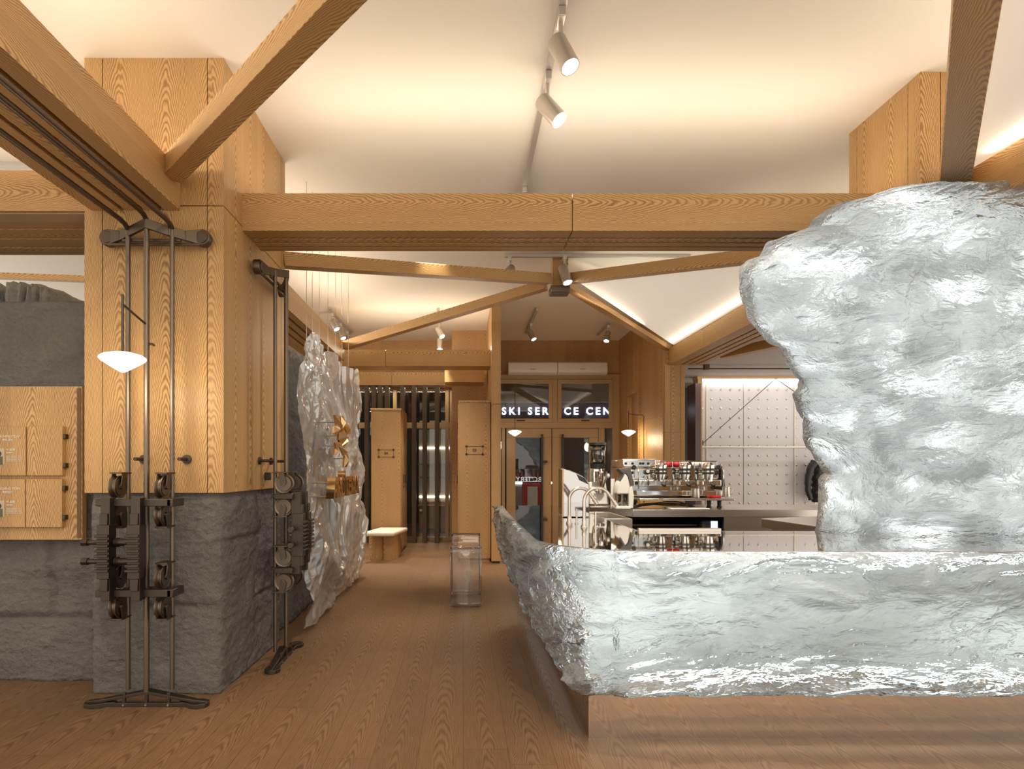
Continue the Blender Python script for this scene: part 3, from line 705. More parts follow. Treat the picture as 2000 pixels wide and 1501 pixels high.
# ------------------------------------------------------------------ glazed back wall on the left: frame, panes, fins
w1 = bpy.data.objects.new('window_1', None); COL.objects.link(w1); w1.location = (-1.06, YB, 0); W['window_1'] = Matrix.Translation(w1.location); tag(w1, kind='structure')
zr0, zr1 = ZA(836, YB), ZA(826, YB); xl, xr = -1.95, -.18
b = MB(); b.box(xl, xr, YB - .03, YB + .10, 0, .055); b.box(xl, xr, YB - .02, YB + .08, 2.53, 2.58); b.box(xl, xr, YB - .03, YB + .09, zr0, zr1 + .01)
for x in (xl, XA(768, YB), XA(872, YB) - .02): b.box(x, x + .06, YB - .034, YB + .094, .05, 2.54)
b.box(xr - .05, xr - .001, YB - .034, YB + .094, .05, 2.54)
b.build('frame', M_FRAME, w1)
for (x0, x1) in ((xl + .06, XA(768, YB)), (XA(768, YB) + .06, XA(872, YB) - .02)):
    MB().box(x0, x1, YB + .03, YB + .036, .055, zr0).build('pane', M_PANE, w1)
    MB().box(x0, x1, YB + .03, YB + .036, zr1, 2.53).build('pane', M_PANE, w1)
fl = {696: 'bronze fin beside the hanging sheet, first of the row on glass', 718: 'bronze fin just before locker 04 on the glass wall', 732: 'bronze fin above locker 04, nearest the sheet side', 743.5: 'bronze fin above the middle of locker 04',
      757: 'bronze fin above locker 04, beside the pale window post', 787: 'bronze fin beyond the pale window post above locker 04', 809.5: 'bronze fin next after locker 04 on the glass wall', 830: 'bronze fin in the middle of the open glass bay', 854: 'bronze fin nearest the pier at the glass bay end'}
for px, lb in fl.items():
    d = 10.12; x = XA(px, d)
    one('bronze_fin', MB().box(x - .036, x + .036, d - .10, d + .02, .0, 2.568), plain('fin_bronze', (.085, .055, .03), .45, .2), lb, 'fin', 'bronze fins before the glass wall', bevel=.006, origin=(x, d, 0))

# ------------------------------------------------------------------ entrance doors and transom windows
XD0, XD1 = .362, XR
def opening(name, kind='structure'):
    o = bpy.data.objects.new(name, None); COL.objects.link(o); o.location = ((XD0 + XD1) / 2, YB, 0); W[name] = Matrix.Translation(o.location); return tag(o, kind=kind)
ef = opening('trim_2'); b = MB(); px = lambda p: XA(p, YB); pz = lambda p: ZA(p, YB)
b.box(XD0, XD1, YB - .05, YB + .09, pz(742), 2.80); b.box(XD0, XD1, YB - .05, YB + .09, pz(836), pz(824))
b.box(XD0, px(955), YB - .053, YB + .093, 0, 2.797); b.box(px(980), px(986), YB - .047, YB + .087, 0, pz(830)); b.box(px(1078), px(1088), YB - .053, YB + .093, pz(826), pz(740)); b.box(px(1195), XD1, YB - .053, YB + .093, 0, 2.797); b.box(px(1168), px(1180), YB - .047, YB + .087, 0, pz(830))
b.box(px(1180), px(1195), YB - .05, YB + .09, 0, .1)
b.build('frame', M_FRAME, ef, bevel=.004)
MB().box(px(1180), px(1195), YB + .02, YB + .026, .1, pz(836)).build('side_pane', M_PANE, ef); MB().box(px(955), px(980), YB + .02, YB + .026, .1, pz(836)).build('side_pane', M_PANE, ef)
for i, (a, c) in enumerate(((955, 1078), (1088, 1195))):
    w = opening(f'window_{i + 2}'); x0, x1, z0, z1 = px(a), px(c), pz(825), pz(742); s = .065
    b = MB(); b.box(x0, x1, YB - .07, YB - .03, z0, z0 + s).box(x0, x1, YB - .07, YB - .03, z1 - s, z1).box(x0, x0 + s, YB - .07, YB - .03, z0 + s, z1 - s).box(x1 - s, x1, YB - .07, YB - .03, z0 + s, z1 - s)
    b.build('sash', M_FRAME, w, bevel=.004)
    MB().box(x0 + s, x1 - s, YB - .052, YB - .046, z0 + s, z1 - s).build('pane', M_PANE, w)
    MB().box((x0 + x1) / 2 - .07, (x0 + x1) / 2 + .07, YB - .085, YB - .07, z0 + .02, z0 + .04).build('latch', M_DARK, w, bevel=.004)
for i, (a, c) in enumerate(((985, 1077), (1078, 1168))):
    dr = opening(f'door_{i + 1}'); x0, x1, z0, z1 = px(a) + .002, px(c) - .002, .01, pz(836) - .003; s, tp = .155, .155
    if i == 0: x0 += .03
    b = MB(); b.box(x0, x1, YB - .03, YB + .03, z0, z0 + .14).box(x0, x1, YB - .03, YB + .03, z1 - tp, z1).box(x0, x0 + s, YB - .03, YB + .03, z0 + .14, z1 - tp).box(x1 - s, x1, YB - .03, YB + .03, z0 + .14, z1 - tp)
    b.build('leaf', M_FRAME, dr, bevel=.004)
    MB().box(x0 + s, x1 - s, YB - .004, YB + .004, z0 + .14, z1 - tp).build('pane', M_PANE, dr)
    hx = x1 - s - .012 if i == 0 else x0 + s + .012
    MB().box(hx - .018, hx + .018, YB - .10, YB - .075, .25, pz(848)).box(hx - .012, hx + .09 if i == 0 else hx + .012, YB - .09, YB - .03, pz(903), pz(899)).box(hx - (.012 if i == 0 else .09), hx + .012, YB - .09, YB - .03, pz(1025), pz(1021)).build('handle', M_DARK, dr, bevel=.004)
    if i == 0:
        text_mesh("ARC'TERYX", .115, .002, facing(((x0 + x1) / 2, YB + .007, pz(936)), (0, 1, 0)), bold=.001).build('printed_text', emit('glowing_print', (.9, .8, .75), .55), dr)  # door print given a faint glow of its own

# ------------------------------------------------------------------ air conditioners
for i, (a, c) in enumerate(((993, 1089), (1090, 1187))):
    d = 10.2; x0, x1 = XA(a, d), XA(c, d); z0, z1 = ZA(730, d), ZA(706, d)
    t = thing('air_conditioner', ['white wall air conditioner nearer the fin partition, over the entrance doors', 'white wall air conditioner nearer the panelled wall, over the entrance doors'][i], 'air conditioner', ((x0 + x1) / 2, d, z0), group='air conditioners')
    pr = [(x0, d + .195, z0), (x0, d + .05, z0), (x0, d + .005, z0 + .04), (x0, d, z0 + .08), (x0, d + .015, z1 - .02), (x0, d + .04, z1), (x0, d + .195, z1)]
    MB().prism(pr, (x1 - x0, 0, 0)).build('casing', M_WHITE, t, bevel=.006)
    MB().box(x0 + .02, x1 - .02, d + .02, d + .07, z0 - .006, z0 + .012).build('louvre', plain('ac_grey', (.62, .60, .57), .4), t)
    MB().box((x0 + x1) / 2 - .045, (x0 + x1) / 2 + .045, d - .003, d + .004, z0 + .075, z0 + .088).build('badge', M_GREY, t)

# ------------------------------------------------------------------ street side beyond the glass: dark arcade with a lit sign
struct('wall_arcade', MB().box(-6, 6, 13.6, 13.7, 0, H), plain('dark_arcade', (.05, .042, .036), .6))
struct('floor_arcade', MB().box(-6, 6, YB + .15, 13.6, .001, .006), plain('arcade_paving', (.16, .135, .115), .45))
struct('ceiling_arcade', MB().box(-6, 6, YB + .15, 13.6, 3.0, 3.04), plain('arcade_soffit', (.20, .155, .11), .7))
struct('trim_5', MB().box(.3, 3.2, 11.36, 11.44, ZA(785, 11.4), 3.0), plain('arcade_beam_timber', (.14, .085, .05), .5))
sg = thing('shop_sign', 'dark fascia with lit white words seen through the transom windows', 'sign', (1.65, 11.6, 2.1))
d = 11.6
MB().box(.5, 3.0, d + .02, d + .08, 2.08, 2.52).build('fascia', plain('violet_black_fascia', (.035, .025, .05), .4), sg)
b = text_mesh('SKI SERVICE CENTER', .19, .02, facing((XA(980, d), d, ZA(803, d)), (0, -1, 0)), bold=.004, align='LEFT', space=1.47); b.build('lit_words', M_SIGN, sg)
b = text_mesh('滑雪服务中心', .20, .02, facing((XA(981, d), d, ZA(777, d)), (0, -1, 0)), align='LEFT', space=1.7); b.build('lit_words', M_SIGN, sg)
t = thing('display_shelf', 'pale backlit display shelves out in the arcade behind the fins', 'shelves', (-.7, 12.4, 0)); d = 12.4
MB().box(XA(818, d), XA(884, d), d, d + .4, .55, 2.0).build('back_panel', plain('pale_display', (.55, .48, .40), .6), t)
for py in (873, 968): MB().box(XA(819, d), XA(883, d), d - .02, d, ZA(py + 3, d), ZA(py, d)).build('light_strip', M_LEDW, t)
for py in (905, 930, 985): MB().box(XA(818, d), XA(884, d), d - .25, d, ZA(py + 3, d), ZA(py, d)).build('shelf', M_ZD, t)
MB().box(XA(818, d), XA(884, d), d - .05, d + .4, 0, .55).build('base', M_ZD, t)
t = thing('poster_stand', 'red and white printed banner out in the arcade behind the doors', 'banner', (1.0, 12.4, 0)); d = 12.4
MB().box(XA(1020, d), XA(1062, d), d, d + .03, .3, .95).build('banner', M_RED, t)
MB().box(XA(1030, d), XA(1050, d), d - .01, d, .4, .85).build('print', M_PRINT, t)
MB().box(XA(1020, d), XA(1062, d), d + .03, d + .10, 0, .3).build('base', M_DARK, t)
t = thing('arcade_counter', 'pale counter with a light line seen through the entrance door glass', 'counter', (1.1, 13.0, 0)); d = 12.9
MB().box(XA(1005, d), XA(1160, d), d, d + .5, 0, .95).build('body', plain('blue_grey_counter', (.34, .38, .40), .5), t)
MB().box(XA(1005, d), XA(1160, d), d - .01, d, .90, .93).build('light_strip', M_LEDC, t)
for i in range(7):
    x = 1.15 + i * .085
    one('bottle', MB().lathe([(0, 0), (.03, 0), (.032, .01), (.032, .15), (.012, .20), (.012, .25), (0, .25)], (x, 13.1, .951), (0, 0, 1), 14), plain('amber_bottle', (.30, .05, .02), .2), f'small red bottle on the pale arcade counter behind the door glass', 'bottle', 'bottles on the arcade counter', smooth=True)

# ------------------------------------------------------------------ tracks and spotlights
def track(label, p0, p1):
    p0, p1 = Vector(p0), Vector(p1); b = MB()
    d = (p1 - p0).normalized(); s = Vector((0, 0, 1)).cross(d) * .018; u = Vector((0, 0, -.028))
    c = [p0 - s + u, p1 - s + u, p1 + s + u, p0 + s + u, p0 - s, p1 - s, p1 + s, p0 + s]
    b.hexa(c); return one('track_rail', b, plain('rail_silver', (.55, .51, .47), .4, .6), label, 'track', 'lighting tracks')
track('silver lighting track on the ceiling above the aisle near the viewer', (.46, 1.6, H), (.467, 4.9, H))
track('silver lighting track crossing the ceiling behind the long beam', (.42, 6.24, H), (2.3, 6.24, H))
track('short silver lighting track above the hanging clear sheet', (-1.80, 8.25, H), (-1.80, 9.8, H))
track('short silver lighting track before the lockers', (-.34, 8.3, H), (-.34, 9.0, H))
track('short silver lighting track nearer the fin partition above the doors', (1.0, 8.28, H), (1.0, 9.8, H))
track('short silver lighting track nearer the panelled wall above the doors', (2.16, 9.05, H), (2.16, 9.9, H))
track('silver lighting track far left over the notice board', (-4.6, 4.37, H), (-2.5, 4.37, H))
SPOT_W = 130.
def spot(label, a, aim, drop=.16, L=.155, r=.042, power=1.0):
    a = Vector(a); aim = Vector(aim).normalized(); t = thing('track_spotlight', label, 'spotlight', a, group='silver track spotlights')
    MB().box(a.x - .017, a.x + .017, a.y - .05, a.y + .05, a.z - .075, a.z - .028).build('adapter', M_SILVER, t, bevel=.003)
    j = a + Vector((0, 0, -drop)); MB().cyl(a + Vector((0, 0, -.07)), j, .011).build('stem', M_SILVER, t, smooth=True, sharp=40)
    c = j + aim * .03; p0, p1 = c - aim * (L * .5), c + aim * (L * .5)
    MB().lathe([(0, 0), (r * .94, 0), (r, .006), (r, L), (r * .90, L), (r * .90, L - .012), (0, L - .012)], p0, aim, 32).build('housing', M_SILVER, t, smooth=True, sharp=35)
    MB().lathe([(0, 0), (r * .89, 0), (r * .89, .003), (0, .003)], p1 - aim * .010, aim, 28).build('lens', M_LENS, t)
    l = bpy.data.lights.new('spot_beam', 'SPOT'); l.energy = SPOT_W * power; l.color = (1, .90, .76); l.spot_size = math.radians(62); l.spot_blend = .7; l.shadow_soft_size = .04
    o = bpy.data.objects.new('spot_beam', l); COL.objects.link(o); o.location = p1 + aim * .012; o.rotation_euler = aim.to_track_quat('-Z', 'Y').to_euler()
    return t
spot('silver spotlight nearest the viewer on the long aisle track', (.46, 2.9, H), (.34, -.28, -.9), .20, .17, .046)
spot('second silver spotlight on the long aisle track, tilted further', (.46, 3.36, H), (.52, -.30, -.8), .20, .17, .046)
spot('silver spotlight at the far end of the aisle track, half behind the long beam', (.467, 4.72, H), (.4, -.1, -.9), .17)
spot('silver spotlight peeking under the long beam at the cross track end', (.47, 6.24, H), (-.55, -.45, -.7), .16)
spot('silver spotlight hanging by the oak ceiling junction plate', (1.02, 6.20, H), (.22, -.25, -.92), .19, .19, .05)
spot('silver spotlight first of three above the hanging sheet', (-1.80, 8.5, H), (.5, -.2, -.85), .16)
spot('silver spotlight middle of three above the hanging sheet', (-1.80, 9.05, H), (.35, -.2, -.9), .16)
spot('silver spotlight last of three above the hanging sheet', (-1.80, 9.6, H), (.15, -.2, -.95), .16)
spot('silver spotlight before locker 04, upper one of the pair under the brace', (-.34, 8.5, H), (.45, -.4, -.8), .27)
spot('silver spotlight before locker 04, lower one of the pair under the brace', (-.34, 8.9, H), (0, -.15, -1), .34)
spot('silver spotlight over the entrance doors nearer the fin partition', (1.0, 9.1, H), (.38, -.3, -.87), .17)
spot('silver spotlight over the entrance doors nearer the panelled wall', (2.16, 9.2, H), (-.25, -.3, -.92), .17)
# ------------------------------------------------------------------ ice bar counter
ZC = .84
bc = thing('bar_counter', 'long bar counter of glowing crumpled clear ice on a mirror plinth', 'counter', (1.6, 3.4, 0))
def path_pts():
    p = [Vector((.345, 6.12, 0)), Vector((.33, 5.2, 0)), Vector((.325, 4.2, 0)), Vector((.33, 3.25, 0))]
    R = .56; c = Vector((.33 + R, 2.66 + R, 0))
    for i in range(1, 12): a = PI + (PI / 2) * i / 12; p.append(c + Vector((R * math.cos(a), R * math.sin(a), 0)))
    for x in (.89, 1.3, 1.8, 2.3, 2.8, 3.4): p.append(Vector((x, 2.66, 0)))
    return p
PATH = path_pts()
def resample(P, n):
    L = [0]
    for a, c in zip(P, P[1:]): L.append(L[-1] + (c - a).length)
    out = []; k = 0
    for i in range(n + 1):
        s = L[-1] * i / n
        while k < len(P) - 2 and L[k + 1] < s: k += 1
        f = (s - L[k]) / (L[k + 1] - L[k]); out.append(P[k].lerp(P[k + 1], f))
    return out
def bot_pts():        # lower edge of the ice: set in on the aisle side, sharp corner at the front
    p = [Vector((.375, 6.10, .74)), Vector((.385, 5.9, .55)), Vector((.43, 5.6, .33)), Vector((.468, 5.35, .22)), Vector((.475, 4.8, .21)), Vector((.48, 3.8, .21)), Vector((.492, 3.2, .21)), Vector((.50, 2.85, .21)),
         Vector((.515, 2.735, .21)), Vector((.545, 2.70, .21)), Vector((.62, 2.69, .208)), Vector((.9, 2.69, .208)), Vector((3.4, 2.69, .208))]
    return p
def matched(n):
    """top and bottom edge sampled so that both turn the corner together"""
    T, B = PATH, bot_pts()
    iT, iB = 9, 9                      # corner index
    a = resample(T[:iT + 1], int(n * .55)); c = resample(B[:iB], int(n * .55))
    d = resample(T[iT:], n - int(n * .55)); e = resample(B[iB - 1:], n - int(n * .55))
    return a + d[1:], c + e[1:]
NU, NV = 380, 84
TOPP, BOTP = matched(NU)
def ice_disp(q, rough=1.0):
    w = noise.noise_vector(q * 1.1) * .45; q = q + w
    r = lambda p: 1 - 2 * abs(noise.noise(p))
    return rough * (.034 * noise.noise(q * 1.6) + .040 * r(q * 1.7 + Vector((5, 0, 2))) + .024 * r(q * 3.6) + .012 * r(q * 8.) + .004 * r(q * 17.) + .02 * (noise.voronoi(q * 3.2)[0][0] - .4) + .008 * (noise.voronoi(q * 8.)[0][0] - .4))
def outer(i, v, inset=0.0, disp=True):
    t, b_ = TOPP[i], BOTP[i]; top = Vector((t.x, t.y, ZC)); p = b_.lerp(top, v)
    j0, j1 = max(i - 3, 0), min(i + 3, NU); tg = (TOPP[j1] - TOPP[j0]).lerp(BOTP[j1] - BOTP[j0], .5); tg.z = 0; tg.normalize()
    n = Vector((tg.y, -tg.x, 0))
    # slight belly: lower overhang in front
    p = p - n * inset
    if disp:
        q = Vector((p.x + .4 * p.z, p.y * .9, p.z * 1.9 - .35 * p.x)); e = min(1, v / .06, (1 - v) / .05 + .12)
        p += n * (ice_disp(q * 1.5) * (.35 + .65 * e) - .012 + .022 * math.sin(PI * v))
        if p.y < 2.85: p -= n * .022 * math.exp(-((p.x - .655 - .02 * (v - .5) - .008 * noise.noise(Vector((0, 3, p.z * 14)))) / .011) ** 2)
        p.z += .012 * noise.noise(Vector((p.x * 9, p.y * 9, 4))) * max(0, 1 - v * 5) 
    return p
b = MB(); V = [[b.bm.verts.new(outer(i, j / NV)) for j in range(NV + 1)] for i in range(NU + 1)]
I_ = [[b.bm.verts.new(outer(i, v, .055, False)) for v in (0.02, .25, .5, .75, .995)] for i in range(NU + 1)]
for i in range(NU):
    for j in range(NV): b.bm.faces.new((V[i][j], V[i + 1][j], V[i + 1][j + 1], V[i][j + 1]))
    for j in range(4): b.bm.faces.new((I_[i][j], I_[i][j + 1], I_[i + 1][j + 1], I_[i + 1][j])).material_index = 1
    b.bm.faces.new((V[i][0], I_[i][0], I_[i + 1][0], V[i + 1][0])); b.bm.faces.new((V[i][NV], V[i + 1][NV], I_[i + 1][4], I_[i][4]))
for k in (0, NU): b.bm.faces.new(V[k] + I_[k][::-1])
b.build('ice_front', [M_ICE, M_ICE2], bc, smooth=True, sharp=75)
# backing with an added glow of its own, light strips in the gap
b = MB(); nb = 90; st_ = [int(i * NU / nb) for i in range(nb + 1)]
g = [[b.bm.verts.new(outer(i, v, .135, False)) for v in (.03, .5, .985)] for i in st_ if TOPP[i].y < 5.75]
for i in range(len(g) - 1):
    for j in range(2): b.bm.faces.new((g[i][j], g[i + 1][j], g[i + 1][j + 1], g[i][j + 1]))
b.build('backing', M_CORE, bc, smooth=True)
ids = [i for i in st_ if TOPP[i].x > .68 and TOPP[i].y < 2.9]
MB().tube([outer(i, .10, .088, False) for i in ids], .009, 8).build('led_and_fill_strip', M_LEDC, bc)
MB().tube([outer(i, .93, .088, False) for i in ids], .006, 8).build('led_and_fill_strip', emit('cool_led_strip_upper', (.93, .98, 1), 9.), bc)
ids = [i for i in st_ if TOPP[i].y > 2.95 and TOPP[i].y < 5.6 and TOPP[i].x < .6]
for v in (.12, .5, .9): MB().tube([outer(i, v, .095, False) for i in ids], .007, 8).build('led_and_fill_strip', emit('added_side_glow', (.93, .98, 1), 3.5), bc)  # tubes added to brighten the aisle side, which has no light strips
# mirror plinth
pl = [(.56, 2.748), (3.4, 2.748), (3.4, 3.35), (2.5, 3.35), (2.5, 3.5), (1.0, 3.5), (1.0, 6.1), (.54, 6.1)]
MB().prism([(x, y, 0) for x, y in pl], (0, 0, .206)).build('mirror_plinth', M_MIRROR, bc)
# mirror worktop
tp = [p for p in PATH]; 
def inset_path(d):
    out = []
    for i, p in enumerate(tp):
        a, c = tp[max(i - 1, 0)], tp[min(i + 1, len(tp) - 1)]; t = (c - a).normalized(); out.append(p - Vector((t.y, -t.x, 0)) * d)
    return out
ip = inset_path(.045)
poly = [(p.x, p.y, ZC - .012) for p in ip] + [(3.4, 3.36, ZC - .012), (2.5, 3.36, ZC - .012), (2.5, 3.57, ZC - .012), (1.02, 3.57, ZC - .012), (1.02, 6.12, ZC - .012)]
MB().prism(poly, (0, 0, .012)).build('mirror_worktop', M_TOP, bc)
MB().box(1.02, 1.50, 3.572, 3.60, .80, .857).box(1.50, 2.26, 3.572, 3.585, .76, .84).box(1.02, 1.035, 3.6, 6.1, .78, .84).build('steel_edge', M_STEEL, bc, bevel=.002)
MB().box(1.0, 2.26, 3.50, 3.565, 0.0, .80).box(.95, 1.0, 3.5, 6.1, .0, .80).build('inner_face', M_STEEL, bc)

# return worktop under the ice wall
rt = thing('steel_return', 'stainless steel return worktop slanting away beneath the ice wall', 'worktop', (2.7, 4.1, 0))
q = [(2.27, 3.60), (2.50, 3.60), (2.50, 4.02), (3.3, 4.02), (3.3, 5.0), (2.19, 4.52)]
MB().prism([(x, y, .775) for x, y in q], (0, 0, .063)).build('slab', M_STEEL, rt, bevel=.003)
MB().prism([(2.33, 3.62, 0), (2.495, 3.62, 0), (2.495, 4.03, 0), (3.28, 4.03, 0), (3.28, 4.9, 0), (2.26, 4.5, 0)], (0, 0, .77)).build('cabinet', M_STEEL, rt)
MB().box(2.26, 2.275, 3.8, 4.4, .70, .76).build('drawer_lip', M_WHITE, rt)

# ------------------------------------------------------------------ ice wall
iw = thing('ice_wall', 'towering overhanging wall of frosted crumpled ice rising from the bar', 'ice wall', (2.9, 3.6, ZC))
SIL = [(1593, 1030), (1597, 1000), (1600, 965), (1598, 940), (1610, 922), (1590, 893), (1575, 870), (1570, 850), (1572, 820), (1558, 800), (1552, 770), (1562, 760), (1565, 740), (1548, 725), (1530, 700), (1525, 670), (1497, 665), (1480, 640), (1458, 620), (1446, 565),
       (1443, 525), (1455, 512), (1482, 503), (1495, 477), (1530, 462), (1578, 447), (1584, 430), (1605, 420), (1640, 400), (1690, 385), (1735, 374), (1770, 367), (1800, 368), (1860, 371), (1900, 367), (1925, 361), (1960, 363), (2000, 362), (2080, 356), (2300, 350)]
def ymid(z): 
    k = max(0, min(1, (z - 1.15) / 1.1)); k = k * k * (3 - 2 * k); return 3.62 * (1 - k) + 3.18 * k
def half(z):
    k = max(0, min(1, (z - 1.15) / 1.1)); k = k * k * (3 - 2 * k); return .25 * (1 - k) + .115 * k
BD = []
for a, c in SIL:
    d = 3.5
    for _ in range(6): d = ymid(ZA(c, d))
    BD.append(Vector((XA(a, d), d, ZA(c, d))))
BD[0].z = ZC
NB, NS = 380, 280
BD = resample(BD, NB); XEND = 3.75
def wall_pt(i, s, side):
    p = BD[i]; t = i / NB
    zr = ZC + (2.86 - ZC) * t ** .85
    e = Vector((XEND, 0, zr)); f = s ** 1.25
    x = p.x + (e.x - p.x) * f; z = p.z + (e.z - p.z) * f
    ed = min(1, f / .16); pf = math.sqrt(max(0, 1 - (1 - ed) ** 2))
    w = max(0, min(1, (x - 2.08) / .40)); w = w * w * (3 - 2 * w); k = max(0, min(1, (z - 1.15) / 1.1))
    y = (ymid(z) + side * half(z) * pf) * (1 - w) + (3.265 - .075 * k + side * (.065 + .045 * k) * pf) * w
    if side > 0: x *= 1 + (y / (ymid(z) * (1 - w) + (3.265 - .075 * k) * w) - 1) * .95 * (1 - w)
    return Vector((x, y, z)), pf
def wdisp(p):
    q = Vector((p.x * .55 + p.z * .45, p.y * .6 + 3, p.z * 1.25 - p.x * .75)) * 1.25
    w = noise.noise_vector(q * .9) * .5; q = q + w
    r = lambda p: 1 - 2 * abs(noise.noise(p))
    return .035 * noise.noise(q * 1.2) + .034 * r(q * 1.9) + .024 * r(q * 4.1 + Vector((2, 7, 1))) + .014 * r(q * 8.5) + .007 * r(q * 18.) + .03 * (noise.voronoi(q * 2.6)[0][0] - .4) + .012 * (noise.voronoi(q * 6.5)[0][0] - .4)
b = MB()
def side_rows(side, ns, dsc):
    R = []
    for i in range(NB + 1):
        row = []
        for j in range(ns + 1):
            p, pf = wall_pt(i, j / ns, side)
            d = wdisp(p) * dsc
            k = max(.0, pf)
            n = Vector((-.35 * (1 - pf), side * (.25 + .75 * pf), 0))
            jag = Vector((noise.noise(p * 7), 0, noise.noise(p * 7 + Vector((9, 9, 9))))) * .018 * (1 - pf) + Vector((noise.noise(p * 17), 0, noise.noise(p * 17 + Vector((9, 9, 9))))) * .008 * (1 - pf)
            q = p + n * (d * (.30 + .7 * k)) + jag
            q.z = max(q.z, ZC - .0) if i > 2 else max(q.z, ZC)
            if side > 0 and q.z > 2.50: q.y = min(q.y, 3.50)
            if q.x > 2.48 or (q.x > 2.40 and side > 0): q.y = min(q.y, 3.362)
            row.append(q)
        R.append(row)
    return R
Fr = side_rows(-1, NS, 1.0); Bk = side_rows(1, 60, .8)
vf = [[b.bm.verts.new(q) for q in r] for r in Fr]
vb = [[vf[i][0]] + [b.bm.verts.new(q) for q in r[1:]] for i, r in enumerate(Bk)]
for i in range(NB):
    for j in range(NS): b.bm.faces.new((vf[i][j], vf[i][j + 1], vf[i + 1][j + 1], vf[i + 1][j]))
    for j in range(60): b.bm.faces.new((vb[i][j], vb[i + 1][j], vb[i + 1][j + 1], vb[i][j + 1]))
b.bm.faces.new([r[NS] for r in vf] + [r[60] for r in vb][::-1])
b.bm.faces.new([v for v in vf[0]] + [v for v in vb[0][:0:-1]])
b.build('ice_block', M_ICEW, iw, smooth=True, sharp=80)
# glowing sheet added inside the ice to brighten it, streaks in its emission
b = MB(); rows = [[wall_pt(i, s_, -1)[0] for s_ in (.07, .12, .2, .3, .45, .6, .8, .995)] for i in [0, 2] + list(range(6, NB - 8, 6))]
def mid(p):
    w = max(0, min(1, (p.x - 2.08) / .40)); w = w * w * (3 - 2 * w); k = max(0, min(1, (p.z - 1.15) / 1.1))
    return Vector((p.x, ymid(p.z) * (1 - w) + (3.265 - .075 * k) * w + .02, max(ZC + .004, min(p.z, 2.9))))
g = [[b.bm.verts.new(mid(p)) for p in r] for r in rows]
for i in range(len(g) - 1):
    for j in range(7): b.bm.faces.new((g[i][j], g[i][j + 1], g[i + 1][j + 1], g[i + 1][j]))
b.build('added_glow_panel', M_GLOW, iw)

# ------------------------------------------------------------------ back bar: steel counter with open shelf
D0 = 5.47
bb = thing('back_counter', 'stainless back counter with a dark open shelf carrying the coffee machine', 'counter', (2.6, 5.9, 0))
xa, xb = XA(1155, D0), 4.4; xs = XA(1236, D0)
MB().prism([(xa, 5.95, .776), (xs, D0, .776), (xb, D0, .776), (xb, 6.25, .776), (xa, 6.25, .776)], (0, 0, .064)).build('worktop', M_STEEL, bb, bevel=.003)
xc0, xc1 = XA(1415, D0), XA(1428, D0)
MB().box(xa + .04, xs, 5.96, 6.2, 0, .776).box(xc0, xc1, D0 + .01, 6.2, 0, .776).box(xc1, xb, D0 + .035, 6.2, 0, .776).box(xs, xc0, D0 + .02, 6.2, .0, .30).build('cabinet', M_STEEL, bb)
MB().box(xs, xc0, 6.12, 6.2, .30, .776).box(xs, xs + .02, D0 + .3, 6.12, .30, .776).build('shelf_lining', M_DARK, bb)
MB().box(xs + .02, xc0 - .2, D0 + .12, 6.1, .685, .70).build('shelf_board', M_IRON, bb)
wd = thing('ice_bin', 'black rounded appliance with a small blue lit display under the back counter', 'appliance', (2.2, 5.7, .3))
MB().box(XA(1374, D0), XA(1411, D0), D0 + .05, 5.95, .304, .742).build('body', M_DARK, wd, bevel=.03, seg=4)
MB().box(XA(1393, D0), XA(1405, D0), D0 + .038, D0 + .052, ZA(1037, D0), ZA(1018, D0)).build('display', emit('blue_display', (.45, .55, 1), 2.2), wd)

# open sink trough beside the worktop
sk = thing('sink', 'stainless sink trough between the two tall taps and the back counter', 'sink', (1.2, 4.8, 0))
x0, x1 = 1.04, XA(1235, 4.5); z0, z1 = .70, .838
MB().box(x0, x1, 4.5, 4.515, z0, z1).box(x0, x1, 5.2, 5.215, z0, z1).box(x0, x0 + .012, 4.515, 5.2, z0, z1).box(x1 - .012, x1, 4.515, 5.2, z0, z1).box(x0, x1, 4.5, 5.215, z0 - .01, z0).build('basin', M_STEEL, sk, bevel=.002)
MB().box(x0 + .02, x1 - .02, 4.54, 5.18, 0, z0 - .01).build('pedestal', M_STEEL, sk)

def tap(label, x, y, h, reach, lever):
    t = thing('tap', label, 'tap', (x, y, ZC + .001), group='arched bar taps')
    MB().lathe([(0, 0), (.022, 0), (.022, .006), (.014, .02), (.014, .05), (0, .05)], (x, y, ZC + .001), (0, 0, 1), 20).build('base', M_STEEL, t, smooth=True, sharp=40)
    R = reach / 2; pts = [(x, y, ZC + .04), (x, y, ZC + h - R)] + [(x + R - R * math.cos(a), y, ZC + h - R + R * math.sin(a)) for a in [PI * i / 18 for i in range(1, 16)]]
    p = Vector(pts[-1]); d = (p - Vector(pts[-2])).normalized(); pts.append(p + d * .05)
    MB().tube(pts, .0105, 14).build('spout', M_STEEL, t, smooth=True, sharp=40)
    MB().cyl(p + d * .045, p + d * .085, .014).build('nozzle', M_STEEL, t, smooth=True, sharp=40)
    lx = x + lever; b = MB().cyl((lx, y - .02, ZC + .001), (lx, y - .02, ZC + .10), .0065); b.lathe([(0, 0), (.013, 0), (.013, .006), (0, .006)], (lx, y - .02, ZC + .001)); b.build('lever', M_STEEL, t, smooth=True, sharp=40)
tap('arched steel tap nearer the ice tip of the counter', XA(1112, 4.07), 4.07, .235, .145, .045)
tap('arched steel tap nearer the coffee grinders', XA(1141, 3.80), 3.80, .245, .165, .066)

